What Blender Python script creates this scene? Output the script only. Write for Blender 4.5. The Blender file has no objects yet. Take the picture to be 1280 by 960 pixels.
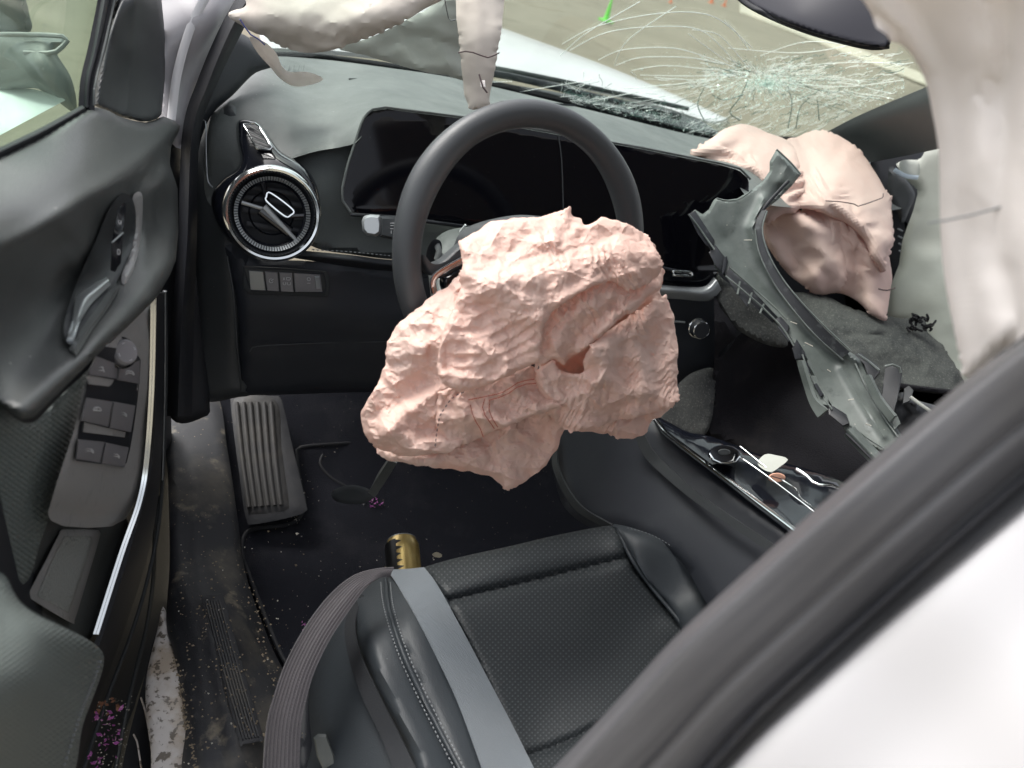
import bpy, bmesh, math, random
import numpy as np
from mathutils import Vector, Matrix
from mathutils.geometry import delaunay_2d_cdt
SC = bpy.context.scene
COL = SC.collection
RAD = math.radians
# ------------------------------------------------------------------ camera
FPX = 950.0
PITCH, YAW, ROLL = RAD(31), RAD(40), RAD(16.4)
FW = np.array([math.sin(YAW)*math.cos(PITCH), math.cos(YAW)*math.cos(PITCH), -math.sin(PITCH)])
_r0 = np.array([math.cos(YAW), -math.sin(YAW), 0.0]); _u0 = np.cross(_r0, FW)
RT = _r0*math.cos(ROLL)+_u0*math.sin(ROLL)
UP = -_r0*math.sin(ROLL)+_u0*math.cos(ROLL)
CAM = np.array([-0.9977, -0.8381, 1.3747])
cam = bpy.data.cameras.new('camera'); cam_o = bpy.data.objects.new('camera', cam); COL.objects.link(cam_o)
cam.sensor_width = 36.0; cam.lens = FPX/1280*36.0; cam.clip_start = 0.02; cam.clip_end = 400
cam_o.matrix_world = Matrix(((RT[0], UP[0], -FW[0], CAM[0]), (RT[1], UP[1], -FW[1], CAM[1]), (RT[2], UP[2], -FW[2], CAM[2]), (0, 0, 0, 1)))
cam.dof.use_dof = True; cam.dof.focus_distance = 1.12; cam.dof.aperture_fstop = 5.0
SC.camera = cam_o
# ------------------------------------------------------------------ light
w = bpy.data.worlds.new('World'); SC.world = w; w.use_nodes = True
nt = w.node_tree; bg = nt.nodes['Background']
sky = nt.nodes.new('ShaderNodeTexSky'); sky.sky_type = 'NISHITA'; sky.sun_disc = False
SUN_EL, SUN_AZ = RAD(56), RAD(-28)          # azimuth from +y, clockwise
sky.sun_elevation = SUN_EL; sky.sun_rotation = SUN_AZ
sky.air_density = 1.0; sky.dust_density = 4.0; sky.ozone_density = 1.0
hs = nt.nodes.new('ShaderNodeHueSaturation'); hs.inputs['Saturation'].default_value = 0.25   # overcast: grey cloud light
nt.links.new(sky.outputs[0], hs.inputs['Color']); nt.links.new(hs.outputs[0], bg.inputs[0]); bg.inputs[1].default_value = 0.15
sl = bpy.data.lights.new('sun', 'SUN'); sl.energy = 1.1; sl.angle = RAD(30); sl.color = (1.0, 0.97, 0.92)
so = bpy.data.objects.new('sun', sl); COL.objects.link(so)
_sd = Vector((math.sin(SUN_AZ)*math.cos(SUN_EL), math.cos(SUN_AZ)*math.cos(SUN_EL), math.sin(SUN_EL)))
so.rotation_euler = _sd.to_track_quat('Z', 'Y').to_euler(); so.location = (0, 0, 8)
SC.view_settings.view_transform = 'Standard'; SC.view_settings.look = 'None'
SC.view_settings.exposure = 1.05; SC.view_settings.gamma = 1.0
SC.cycles.max_bounces = 8; SC.cycles.transparent_max_bounces = 16

# ------------------------------------------------------------------ geometry helpers
def ray(px, py):
    px = np.asarray(px, float); py = np.asarray(py, float)
    return FW + np.multiply.outer((px-640)/FPX, RT) - np.multiply.outer((py-480)/FPX, UP)
def P(px, py, d):
    return CAM + ray(px, py)*np.asarray(d, float)[..., None]
DA = RAD(27); DN = np.array([math.cos(DA), -math.sin(DA), 0]); DP0 = np.array([-.82, .25, 0.0])
DD = np.array([-math.sin(DA), -math.cos(DA), 0])
def dep(px, py, spec):
    """distance along the lens axis of the place seen at px,py: a number, or a plane of the car ('x'|'y'|'z'|'door', value)"""
    if not isinstance(spec, tuple): return float(spec)
    k, v = spec; r = ray(px, py)
    if k == 'door': return float(((DP0+DN*v-CAM) @ DN)/(r @ DN))
    i = 'xyz'.index(k); return float((v-CAM[i])/r[i])
def Q(px, py, spec): return P(px, py, np.array(dep(px, py, spec)))
def rbf(ctrl):
    c = np.array([(a[0], a[1], dep(*a)) for a in ctrl], float)
    xy = c[:, :2]/500.0; n = len(c)
    def K(r2): return np.where(r2 > 1e-12, r2*np.log(np.maximum(r2, 1e-12)), 0)*0.5
    A = np.zeros((n+3, n+3)); d2 = ((xy[:, None]-xy[None])**2).sum(-1)
    A[:n, :n] = K(d2)+np.eye(n)*1e-5; A[:n, n] = 1; A[:n, n+1:] = xy; A[n, :n] = 1; A[n+1:, :n] = xy.T
    wts = np.linalg.lstsq(A, np.concatenate([c[:, 2], [0, 0, 0]]), rcond=None)[0]
    def f(px, py):
        q = np.stack([np.asarray(px, float), np.asarray(py, float)], -1)/500.0
        out = np.empty(len(q))
        for i in range(0, len(q), 20000):
            s = q[i:i+20000]
            out[i:i+20000] = K(((s[:, None]-xy[None])**2).sum(-1)) @ wts[:n] + wts[n] + s @ wts[n+1:]
        return out
    return f
def planar(ctrl):
    """a true plane in space through the given places (best fit)"""
    a = np.array([(c[0], c[1], 1.0) for c in ctrl]); k = np.linalg.lstsq(a, np.array([1/dep(*c) for c in ctrl]), rcond=None)[0]
    return lambda x, y: 1/(np.asarray(x, float)*k[0]+np.asarray(y, float)*k[1]+k[2])
def catmull(pts, closed, k=8):
    p = np.array(pts, float); n = len(p); out = []
    for i in range(n if closed else n-1):
        if closed: a, b, c, d = p[(i-1) % n], p[i], p[(i+1) % n], p[(i+2) % n]
        else: a, b, c, d = p[max(i-1, 0)], p[i], p[i+1], p[min(i+2, n-1)]
        for t in np.arange(k)/k:
            out.append(.5*((2*b)+(c-a)*t+(2*a-5*b+4*c-d)*t*t+(3*b-a-3*c+d)*t**3))
    if not closed: out.append(p[-1])
    return np.array(out)
def resample(p, step=None, n=None, closed=False):
    q = np.vstack([p, p[:1]]) if closed else np.asarray(p)
    L = np.concatenate([[0], np.cumsum(np.linalg.norm(np.diff(q, axis=0), axis=1))])
    if n is None: n = max(2, int(L[-1]/step)+1)
    t = np.linspace(0, L[-1], n+1 if closed else n)
    o = np.stack([np.interp(t, L, q[:, i]) for i in range(q.shape[1])], -1)
    return o[:-1] if closed else o
def inpoly(x, y, poly):
    c = np.zeros(len(x), bool); j = len(poly)-1
    for i in range(len(poly)):
        xi, yi = poly[i]; xj, yj = poly[j]
        m = ((yi > y) != (yj > y)); m &= x < (xj-xi)*(y-yi)/((yj-yi) or 1e-9)+xi
        c ^= m; j = i
    return c
def bdist(x, y, poly):
    out = np.full(len(x), 1e9); a = np.asarray(poly); b = np.roll(a, -1, 0); e = b-a; L = np.maximum((e**2).sum(1), 1e-9)
    for i in range(0, len(x), 4000):
        q = np.stack([x[i:i+4000], y[i:i+4000]], -1)[:, None]
        t = np.clip(((q-a[None])*e[None]).sum(-1)/L, 0, 1)
        out[i:i+4000] = np.sqrt((((a[None]+t[..., None]*e[None])-q)**2).sum(-1)).min(1)
    return out
# noise
def _h(ix, iy, s):
    v = np.sin(ix*127.1+iy*311.7+s*74.7)*43758.5453
    return v-np.floor(v)
def vn(x, y, s=0):
    ix = np.floor(x); iy = np.floor(y); fx = x-ix; fy = y-iy
    fx = fx*fx*(3-2*fx); fy = fy*fy*(3-2*fy)
    return ((_h(ix, iy, s)*(1-fx)+_h(ix+1, iy, s)*fx)*(1-fy)+(_h(ix, iy+1, s)*(1-fx)+_h(ix+1, iy+1, s)*fx)*fy)*2-1
def facet(x, y, cell, s=0, ang=0., st=1., warp=.8):
    """piecewise flat crumple: flat facets meeting in sharp creases"""
    c, sn = math.cos(ang), math.sin(ang)
    u = (x*c+y*sn)/cell/st; v = (-x*sn+y*c)/cell
    u2 = u+warp*vn(u*.7+5, v*.7, s+1); v2 = v+warp*vn(u*.7, v*.7+9, s+2)
    k = (u2+v2)*.3660254; i = np.floor(u2+k); j = np.floor(v2+k)
    fu = u2+k-i; fv = v2+k-j
    a = _h(i, j, s); b = _h(i+1, j+1, s)
    m = fu > fv
    cc = np.where(m, _h(i+1, j, s), _h(i, j+1, s))
    hi = np.maximum(fu, fv); lo = np.minimum(fu, fv)
    mn = np.minimum(np.minimum(1-hi, hi-lo), lo)      # nearness to a crease
    return (a*(1-hi)+cc*(hi-lo)+b*lo)*2-1+.16*np.exp(-mn/.06)
def ridge(x, y, s=0):
    return 1-2*np.abs(vn(x, y, s))

def tris_mesh(name, verts, faces, uv=None, smooth=True, ang=40):
    me = bpy.data.meshes.new(name); me.from_pydata([tuple(v) for v in verts], [], [tuple(int(k) for k in f) for f in faces])
    if uv is not None:
        l = me.uv_layers.new(name='UVMap'); li = np.empty(len(me.loops), np.int32); me.loops.foreach_get('vertex_index', li)
        l.data.foreach_set('uv', np.asarray(uv, np.float32)[li].ravel())
    if smooth:
        me.polygons.foreach_set('use_smooth', [True]*len(me.polygons)); me.set_sharp_from_angle(angle=RAD(ang))
    me.update(); return me
def thing(name, label, cat, loc, group=None, kind=None):
    o = bpy.data.objects.new(name, None); COL.objects.link(o); o.location = tuple(float(v) for v in loc); o.empty_display_size = .05
    o['label'] = label; o['category'] = cat
    if group: o['group'] = group
    if kind: o['kind'] = kind
    return o
def place(me, name, mt, parent=None, kind=None, label=None):
    """link a mesh that is in world coordinates; its origin goes to its own middle"""
    n = len(me.vertices); co = np.empty(n*3, np.float32); me.vertices.foreach_get('co', co); co = co.reshape(-1, 3)
    c = (co.min(0)+co.max(0))/2; co -= c; me.vertices.foreach_set('co', co.ravel()); me.update()
    o = bpy.data.objects.new(name, me); COL.objects.link(o)
    if mt: me.materials.append(mt)
    pl = np.zeros(3)
    p = parent
    while p is not None: pl += np.array(p.location); p = p.parent
    o.location = tuple(float(v) for v in (c-pl)); o.parent = parent
    if kind: o['kind'] = kind
    if label: o['label'] = label
    return o
def tag(o, label, cat, group=None, kind=None):
    o['label'] = label; o['category'] = cat
    if group: o['group'] = group
    if kind: o['kind'] = kind
    return o
_lastf = [None]
def sheet(name, outline, ctrl, mt, parent=None, step=7, smooth=True, edge=.006, er=12, thick=.004, noise=None, ang=45, kind=None, label=None, uvs=100., holes=(), raw=False):
    ol = resample(catmull(outline, True) if smooth else np.array(outline, float), step=step, closed=True)
    f = rbf(ctrl) if not callable(ctrl) else ctrl; _lastf[0] = f
    x0, y0 = ol.min(0); x1, y1 = ol.max(0)
    gx, gy = np.meshgrid(np.arange(x0, x1, step), np.arange(y0, y1, step*.87)); gx = gx+((np.arange(gx.shape[0]) % 2)*step*.5)[:, None]
    gx = gx.ravel(); gy = gy.ravel(); m = inpoly(gx, gy, ol); gx = gx[m]; gy = gy[m]
    m = bdist(gx, gy, ol) > step*.55; gx = gx[m]; gy = gy[m]
    nb = len(ol); pts = np.vstack([ol, np.stack([gx, gy], -1)])
    r = delaunay_2d_cdt([Vector(p) for p in pts], [(i, (i+1) % nb) for i in range(nb)], [], 1, 1e-4)
    v2 = np.array([tuple(v) for v in r[0]]); F = np.array([t for t in r[2] if len(t) == 3])
    cen = v2[F].mean(1); keep = inpoly(cen[:, 0], cen[:, 1], ol)
    for h in holes: keep &= ~inpoly(cen[:, 0], cen[:, 1], h)
    F = F[keep]
    a = v2[F[:, 1]]-v2[F[:, 0]]; b = v2[F[:, 2]]-v2[F[:, 0]]; cr = a[:, 0]*b[:, 1]-a[:, 1]*b[:, 0]
    F[cr > 0] = F[cr > 0][:, ::-1]           # wound so that fronts face the viewer's side
    x, y = v2[:, 0], v2[:, 1]; d = f(x, y)
    bd = bdist(x, y, ol)
    if edge:
        t = 1-np.clip(bd/er, 0, 1); d = d+edge*(1-np.sqrt(np.maximum(1-t*t, 0)))
    dn = d-(noise(x, y) if noise is not None else 0)
    V = P(x, y, dn); n = len(V)
    ed = {}
    for t in F:
        for i in range(3):
            e = (int(t[i]), int(t[(i+1) % 3])); ed[e] = 1
    bnd = [e for e in ed if (e[1], e[0]) not in ed]
    V2 = P(x, y, d+thick) if noise is None else P(x, y, dn+thick)
    faces = F.tolist()+[(t[2]+n, t[1]+n, t[0]+n) for t in F.tolist()]
    for a_, b_ in bnd: faces.append((b_, a_, a_+n, b_+n))
    uv = np.stack([x, -y], -1)/uvs
    me = tris_mesh(name, np.vstack([V, V2]), faces, np.vstack([uv, uv]), True, ang)
    if raw: return me
    return place(me, name, mt, parent, kind, label)
def loft(name, rows, mt, parent=None, n=40, m=5, thick=.003, ang=50, kind=None, label=None, noise=None, smooth=True, raw=False, closed=False):
    """surface through several rows; each row is a list of (px, py, depth-spec)"""
    R_ = []
    for row in rows:
        w3 = np.array([np.concatenate([Q(*q), [0]])[:3] for q in row])
        w3 = catmull(w3, False, 10) if smooth and len(w3) > 2 else w3
        R_.append(resample(w3, n=n))
    R_ = np.array(R_)                     # rows, n, 3
    cols = []
    for i in range(n):
        c = catmull(R_[:, i], False, m) if len(R_) > 2 else np.array([R_[0, i]+(R_[1, i]-R_[0, i])*t for t in np.linspace(0, 1, m+1)])
        cols.append(c)
    G = np.array(cols); n_, k, _ = G.shape
    # outward = towards the viewer
    du = np.gradient(G, axis=0); dv = np.gradient(G, axis=1); N = np.cross(du, dv); N /= np.maximum(np.linalg.norm(N, axis=-1, keepdims=True), 1e-9)
    s = np.sign(((CAM-G)*N).sum(-1).mean()) or 1; N *= s
    if noise is not None:
        uu, vv = np.meshgrid(np.linspace(0, 1, n_), np.linspace(0, 1, k), indexing='ij'); G = G+N*noise(uu, vv)[..., None]
    B = G-N*thick
    V = np.vstack([G.reshape(-1, 3), B.reshape(-1, 3)]); o = n_*k; F = []
    idx = lambda i, j: i*k+j
    for i in range(n_-1):
        for j in range(k-1):
            q = (idx(i, j), idx(i+1, j), idx(i+1, j+1), idx(i, j+1))
            if s < 0: q = q[::-1]
            F.append(q); F.append(tuple(t+o for t in q[::-1]))
    per = [idx(i, 0) for i in range(n_)]+[idx(n_-1, j) for j in range(1, k)]+[idx(i, k-1) for i in range(n_-2, -1, -1)]+[idx(0, j) for j in range(k-2, 0, -1)]
    for a, b in zip(per, per[1:]+per[:1]):
        F.append((b, a, a+o, b+o) if s > 0 else (a, b, b+o, a+o))
    uv = np.array([(i/(n_-1), j/(k-1)) for i in range(n_) for j in range(k)]); uv = np.vstack([uv, uv])
    me = tris_mesh(name, V, F, uv, True, ang)
    if raw: return me
    return place(me, name, mt, parent, kind, label)
def tube_arr(p, r, sides=8, closed=False, flat=1.0, up=None):
    p = np.asarray(p, float); n = len(p)
    t = np.gradient(p, axis=0) if not closed else np.roll(p, -1, 0)-np.roll(p, 1, 0)
    t /= np.maximum(np.linalg.norm(t, axis=1, keepdims=True), 1e-9)
    ref = np.array(up if up is not None else (CAM-p.mean(0)), float); ref /= np.linalg.norm(ref)
    a = np.cross(t, ref); a /= np.maximum(np.linalg.norm(a, axis=1, keepdims=True), 1e-9); b = np.cross(a, t)
    r = np.broadcast_to(np.asarray(r, float), (n,))
    V = []; F = []
    for i in range(n):
        for k in range(sides):
            an = 2*math.pi*k/sides
            V.append(p[i]+a[i]*math.cos(an)*r[i]+b[i]*math.sin(an)*r[i]*flat)
    for i in range(n if closed else n-1):
        for k in range(sides):
            F.append((i*sides+k, i*sides+(k+1) % sides, ((i+1) % n)*sides+(k+1) % sides, ((i+1) % n)*sides+k))
    if not closed:
        F.append(tuple(range(sides))[::-1]); F.append(tuple((n-1)*sides+k for k in range(sides)))
    return V, F
class MB:
    def __init__(s): s.V = []; s.F = []
    def add(s, VF):
        o = len(s.V); s.V += list(VF[0]); s.F += [tuple(i+o for i in f) for f in VF[1]]; return s
    def mesh(s, name, ang=40, smooth=True):
        me = tris_mesh(name, s.V, s.F, None, smooth, ang)
        bm = bmesh.new(); bm.from_mesh(me); bmesh.ops.recalc_face_normals(bm, faces=bm.faces); bm.to_mesh(me); bm.free()
        if smooth: me.set_sharp_from_angle(angle=RAD(ang))
        return me
    def build(s, name, mt, parent=None, kind=None, label=None, ang=40):
        return place(s.mesh(name, ang), name, mt, parent, kind, label)
def line(name, pts, r, mt, parent=None, sides=6, closed=False, lift=0, smooth=True, kind=None, flat=1.0, step=.01, label=None):
    w3 = np.array([Q(p[0], p[1], dep(p[0], p[1], p[2])-lift) for p in pts])
    if smooth and len(w3) > 2: w3 = catmull(w3, closed, 8)
    w3 = resample(w3, step=step, closed=closed)
    return MB().add(tube_arr(w3, r, sides, closed, flat)).build(name, mt, parent, kind, label, 60)
def frame(px, py, spec, nrm, upv=(0, 0, 1)):
    """a local frame on a surface: origin, x, y (up), z = nrm"""
    o = Q(px, py, spec); z = np.array(nrm, float); z /= np.linalg.norm(z); x = np.cross(upv, z); x /= np.linalg.norm(x); return o, x, np.cross(z, x), z
def rrect(w_, h_, r, k=5):
    o = []
    for cx, cy, a0 in ((w_/2-r, h_/2-r, 0), (-w_/2+r, h_/2-r, 90), (-w_/2+r, -h_/2+r, 180), (w_/2-r, -h_/2+r, 270)):
        for i in range(k+1):
            a = RAD(a0+90*i/k); o.append((cx+r*math.cos(a), cy+r*math.sin(a)))
    return o
def slab_px(poly, spec, h, bev=.001, rnd=0):
    """a raised key: outline in the picture laid on a surface, height h towards the viewer, edges bevelled"""
    p = np.array(poly, float)
    if rnd: p = resample(catmull(p, True, 6), n=max(len(p)*5, 16), closed=True)
    c = p.mean(0); dd = np.array([dep(q[0], q[1], spec) if isinstance(spec, tuple) else (spec(np.array([q[0]]), np.array([q[1]]))[0] if callable(spec) else spec) for q in p])
    n = len(p); sh = c+(p-c)*(1-min(.25, bev*900/max(np.ptp(p[:, 0]), 1)*2))
    V = np.vstack([P(p[:, 0], p[:, 1], dd), P(p[:, 0], p[:, 1], dd-h+bev), P(sh[:, 0], sh[:, 1], dd-h)])
    F = [tuple(range(2*n, 3*n))]+[tuple(range(n))[::-1]]
    for i in range(n):
        j = (i+1) % n; F += [(i, j, j+n, i+n), (i+n, j+n, j+2*n, i+2*n)]
    return V, F

# ------------------------------------------------------------------ materials
def mat(name, color, rough=.5, metal=0., coat=0., spec=.5, bump=(), mix=(), rvar=0., trans=0., sheen=0., sub=0.):
    """bump: (kind, scale, strength, distance); mix: (kind, scale, lo, hi, color, amount)"""
    m = bpy.data.materials.new(name); m.use_nodes = True; t = m.node_tree; N = t.nodes; L = t.links; b = N['Principled BSDF']
    b.inputs['Base Color'].default_value = (*color, 1); b.inputs['Roughness'].default_value = rough; b.inputs['Metallic'].default_value = metal
    b.inputs['Coat Weight'].default_value = coat; b.inputs['Coat Roughness'].default_value = .05; b.inputs['Specular IOR Level'].default_value = spec
    if sheen: b.inputs['Sheen Weight'].default_value = sheen
    if sub:
        b.inputs['Subsurface Weight'].default_value = sub; b.inputs['Subsurface Radius'].default_value = (1, .4, .25); b.inputs['Subsurface Scale'].default_value = .006
    tc = N.new('ShaderNodeTexCoord')
    def tex(kind, scale):
        uvm = kind.startswith('uv'); k = kind[2:] if uvm else kind
        mp = N.new('ShaderNodeMapping'); L.new(tc.outputs['UV' if uvm else 'Object'], mp.inputs['Vector'])
        if isinstance(scale, tuple): mp.inputs['Scale'].default_value = scale; sc = 1.
        else: sc = scale
        if k == 'noise':
            n = N.new('ShaderNodeTexNoise'); n.inputs['Scale'].default_value = sc; n.inputs['Detail'].default_value = 6; n.inputs['Roughness'].default_value = .6; out = n.outputs['Fac']
        elif k in ('voro', 'dots'):
            n = N.new('ShaderNodeTexVoronoi'); n.inputs['Scale'].default_value = sc; out = n.outputs['Distance']
            if k == 'dots':
                s = N.new('ShaderNodeSeparateColor'); L.new(n.outputs['Color'], s.inputs[0]); g_ = N.new('ShaderNodeMath'); g_.operation = 'GREATER_THAN'; g_.inputs[1].default_value = .16; L.new(s.outputs[0], g_.inputs[0]); ad = N.new('ShaderNodeMath'); L.new(g_.outputs[0], ad.inputs[0]); L.new(out, ad.inputs[1]); out = ad.outputs[0]
        elif k == 'cell':
            n = N.new('ShaderNodeTexVoronoi'); n.feature = 'DISTANCE_TO_EDGE'; n.inputs['Scale'].default_value = sc; out = n.outputs['Distance']
        elif k == 'grid':          # woven grid: product of two sines
            s = N.new('ShaderNodeSeparateXYZ'); L.new(mp.outputs[0], s.inputs[0]); outs = []
            for ax in (0, 1):
                mu = N.new('ShaderNodeMath'); mu.operation = 'MULTIPLY'; mu.inputs[1].default_value = sc*6.2832 if not isinstance(scale, tuple) else 6.2832; L.new(s.outputs[ax], mu.inputs[0])
                si = N.new('ShaderNodeMath'); si.operation = 'SINE'; L.new(mu.outputs[0], si.inputs[0]); outs.append(si.outputs[0])
            mm = N.new('ShaderNodeMath'); mm.operation = 'MULTIPLY'; L.new(outs[0], mm.inputs[0]); L.new(outs[1], mm.inputs[1]); out = mm.outputs[0]; L.new(mp.outputs[0], s.inputs[0]); return out
        elif k == 'wave':
            n = N.new('ShaderNodeTexWave'); n.inputs['Scale'].default_value = sc; n.inputs['Distortion'].default_value = 0; out = n.outputs['Fac']
        L.new(mp.outputs[0], n.inputs['Vector']); return out
    colsock = None
    for (kind, scale, lo, hi, c2, amt) in mix:
        o = tex(kind, scale); mr = N.new('ShaderNodeMapRange'); mr.inputs['From Min'].default_value = lo; mr.inputs['From Max'].default_value = hi
        mr.inputs['To Max'].default_value = amt; L.new(o, mr.inputs['Value'])
        mx = N.new('ShaderNodeMix'); mx.data_type = 'RGBA'; L.new(mr.outputs[0], mx.inputs['Factor'])
        if colsock is None: mx.inputs[6].default_value = (*color, 1)
        else: L.new(colsock, mx.inputs[6])
        mx.inputs[7].default_value = (*c2, 1); colsock = mx.outputs[2]
    if colsock is not None: L.new(colsock, b.inputs['Base Color'])
    if rvar:
        o = tex('noise', 14.); mr = N.new('ShaderNodeMapRange'); mr.inputs['From Min'].default_value = .3; mr.inputs['From Max'].default_value = .7
        mr.inputs['To Min'].default_value = rough-rvar; mr.inputs['To Max'].default_value = rough+rvar; L.new(o, mr.inputs['Value']); L.new(mr.outputs[0], b.inputs['Roughness'])
    prev = None
    for (kind, scale, strength, dist) in bump:
        o = tex(kind, scale); bp = N.new('ShaderNodeBump'); bp.inputs['Strength'].default_value = strength; bp.inputs['Distance'].default_value = dist
        L.new(o, bp.inputs['Height'])
        if prev is not None: L.new(prev, bp.inputs['Normal'])
        prev = bp.outputs[0]
    if prev is not None: L.new(prev, b.inputs['Normal'])
    return m
DUST = (.30, .30, .26); DIRT = (.24, .19, .13)
GR = ('noise', 900., .35, .0008)
M = {}
M['dash_top'] = mat('dusty soft dash plastic', (.100, .110, .107), .46, bump=(GR, ('noise', 330., .3, .0012)), mix=(('noise', 9., .4, .75, (.20, .21, .205), .6), ('dots', 90., .10, .05, (.5, .5, .46), .8)), rvar=.08)
M['dash'] = mat('dark dash plastic', (.036, .040, .043), .48, bump=(GR,), mix=(('noise', 12., .5, .8, (.06, .065, .07), .5), ('dots', 120., .07, .04, DUST, .7)))
M['dash_low'] = mat('black plastic with blue shadow tint', (.021, .024, .031), .5, bump=(GR,), mix=(('noise', 20., .55, .85, (.04, .045, .05), .4),))  # blue of the shadows tinted into this and other dark plastics
M['carbon'] = mat('ribbed dash leather', (.080, .090, .090), .42, bump=(('grid', (520., 300., 300.), .5, .0012), GR))
M['black'] = mat('matt black plastic', (.013, .015, .020), .55, bump=(GR,))
M['rubber'] = mat('black rubber', (.010, .011, .015), .6, mix=(('noise', 30., .5, .8, (.05, .045, .04), .35),), bump=(('noise', 200., .2, .001),))
M['gloss'] = mat('gloss black trim', (.006, .007, .011), .12, coat=.6, mix=(('dots', 160., .07, .04, (.5, .5, .5), .5),), rvar=.06)
M['screen'] = mat('black glass screen', (.003, .003, .005), .08, spec=.35, mix=(('dots', 130., .06, .03, (.45, .45, .42), .5),))
M['chrome'] = mat('satin chrome', (.86, .89, .89), .13, metal=1.)
M['handle'] = mat('brushed handle metal', (.66, .70, .70), .28, metal=.7)
M['silver'] = mat('silver paint', (.36, .38, .39), .38, metal=.5)
M['leather'] = mat('wheel leather', (.052, .056, .060), .40, bump=(('cell', 500., .25, .0006), GR), rvar=.05)
M['seat'] = mat('seat leather', (.030, .036, .042), .52, bump=(('cell', 420., .35, .0008), ('noise', 30., .15, .004)), mix=(('dots', 60., .03, .015, (.5, .5, .5), .8),), rvar=.06)
M['thread'] = mat('grey thread', (.20, .21, .22), .7)
M['belt_light'] = mat('light grey belt webbing', (.155, .178, .20), .66, bump=(('grid', (420., 420., 420.), .5, .001),), sheen=.3)
M['belt_dark'] = mat('ribbed belt webbing', (.075, .067, .073), .6, bump=(('uvgrid', (90., 3.0, 1.), .3, .001),), sheen=.3)
M['white'] = mat('white car paint', (.60, .59, .60), .3, coat=.5, mix=(('noise', 6., .5, .9, (.49, .48, .465), .4),))
M['white_dirty'] = mat('dirty white sill paint', (.60, .56, .53), .4, coat=.2, mix=(('noise', 22., .46, .60, (.40, .31, .22), .75), ('noise', 90., .55, .60, (.10, .08, .06), .9)))
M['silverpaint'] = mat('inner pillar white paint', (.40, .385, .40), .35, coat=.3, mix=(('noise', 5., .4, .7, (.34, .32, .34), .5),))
M['sill'] = mat('muddy sill plastic', (.024, .025, .029), .6, bump=(('noise', 60., .3, .002), GR), mix=(('noise', 9., .50, .75, (.14, .125, .10), .7), ('noise', 24., .60, .70, (.22, .19, .14), .6), ('dots', 160., .2, .1, (.38, .30, .2), .8)))
M['carpet'] = mat('dark carpet', (.019, .020, .026), .95, spec=.1, bump=(('noise', 500., .8, .003),), mix=(('dots', 150., .13, .06, (.30, .27, .22), .8), ('noise', 8., .52, .8, (.05, .05, .055), .6)))  # base colour carries the blue cast of shadows
M['felt'] = mat('grey felt', (.078, .080, .077), .95, spec=.1, bump=(('noise', 120., .7, .004), ('noise', 700., .6, .001)), mix=(('noise', 18., .45, .7, (.035, .037, .04), .7), ('noise', 300., .56, .66, (.24, .24, .22), .5)))
M['darkfelt'] = mat('black felt', (.020, .019, .022), .95, spec=.1, bump=(('noise', 300., .7, .003),), mix=(('noise', 14., .55, .8, (.055, .05, .048), .6),))
M['broken'] = mat('dusty broken plastic', (.095, .112, .105), .42, bump=(GR,), mix=(('noise', 10., .40, .62, (.20, .225, .21), .7), ('noise', 45., .60, .74, (.03, .034, .034), .5), ('dots', 100., .13, .05, (.5, .48, .42), .8)))
M['brokenblk'] = mat('snapped black plastic', (.016, .018, .022), .4, bump=(GR,), mix=(('noise', 50., .58, .72, (.10, .11, .11), .6),))
M['bag'] = mat('pink airbag nylon', (.88, .655, .565), .7, spec=.3, bump=(('cell', 60., .5, .005), ('cell', 150., .4, .002), ('uvgrid', (42., 42., 1.), .2, .0006)), mix=(('noise', 11., .45, .75, (.89, .73, .65), .7), ('noise', 90., .66, .74, (.42, .30, .24), .4)))
def cloth_light(m, col, amt):
    """thin nylon lets part of the light through"""
    t = m.node_tree; N = t.nodes; L = t.links; b = N['Principled BSDF']; tr = N.new('ShaderNodeBsdfTranslucent'); tr.inputs[0].default_value = (*col, 1); mx = N.new('ShaderNodeMixShader'); mx.inputs[0].default_value = amt
    L.new(b.outputs[0], mx.inputs[1]); L.new(tr.outputs[0], mx.inputs[2]); L.new(mx.outputs[0], N['Material Output'].inputs[0])
cloth_light(M['bag'], (.90, .48, .33), .25)
M['bag2'] = mat('pale pink airbag cloth', (.76, .56, .50), .75, spec=.25, bump=(('cell', 26., .25, .006), ('cell', 70., .2, .002), ('noise', 400., .15, .0006)), mix=(('noise', 6., .4, .7, (.77, .63, .57), .7),))
M['curtain'] = mat('white curtain airbag cloth', (.88, .84, .82), .8, spec=.15, bump=(('grid', (500., 500., 500.), .15, .0005),), mix=(('noise', 10., .5, .8, (.84, .79, .76), .5), ('noise', 120., .70, .76, (.25, .22, .22), .5)))
M['roll'] = mat('cream curtain airbag cloth', (.62, .57, .51), .8, spec=.15, bump=(('noise', 300., .2, .0006),), mix=(('noise', 9., .45, .75, (.48, .42, .37), .6), ('noise', 90., .68, .74, (.30, .26, .24), .5)))
cloth_light(M['bag2'], (.86, .42, .32), .18); cloth_light(M['curtain'], (.9, .84, .78), .2)
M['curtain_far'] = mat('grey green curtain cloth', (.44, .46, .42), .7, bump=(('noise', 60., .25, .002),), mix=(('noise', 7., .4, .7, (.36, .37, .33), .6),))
M['doorskin'] = mat('dusty door plastic', (.082, .087, .085), .36, bump=(GR, ('noise', 330., .3, .0012)), mix=(('noise', 7., .42, .75, (.14, .148, .14), .6), ('dots', 70., .09, .04, (.45, .45, .40), .8), ('noise', (18., 120., 18.), .66, .72, (.16, .15, .13), .5)), rvar=.06)
M['bezel'] = mat('grey switch bezel', (.34, .335, .33), .38, bump=(GR,), mix=(('noise', (90., 300., 40.), .62, .70, (.06, .06, .06), .6),), rvar=.05)
M['key'] = mat('charcoal key plastic', (.21, .205, .215), .42)
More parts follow.
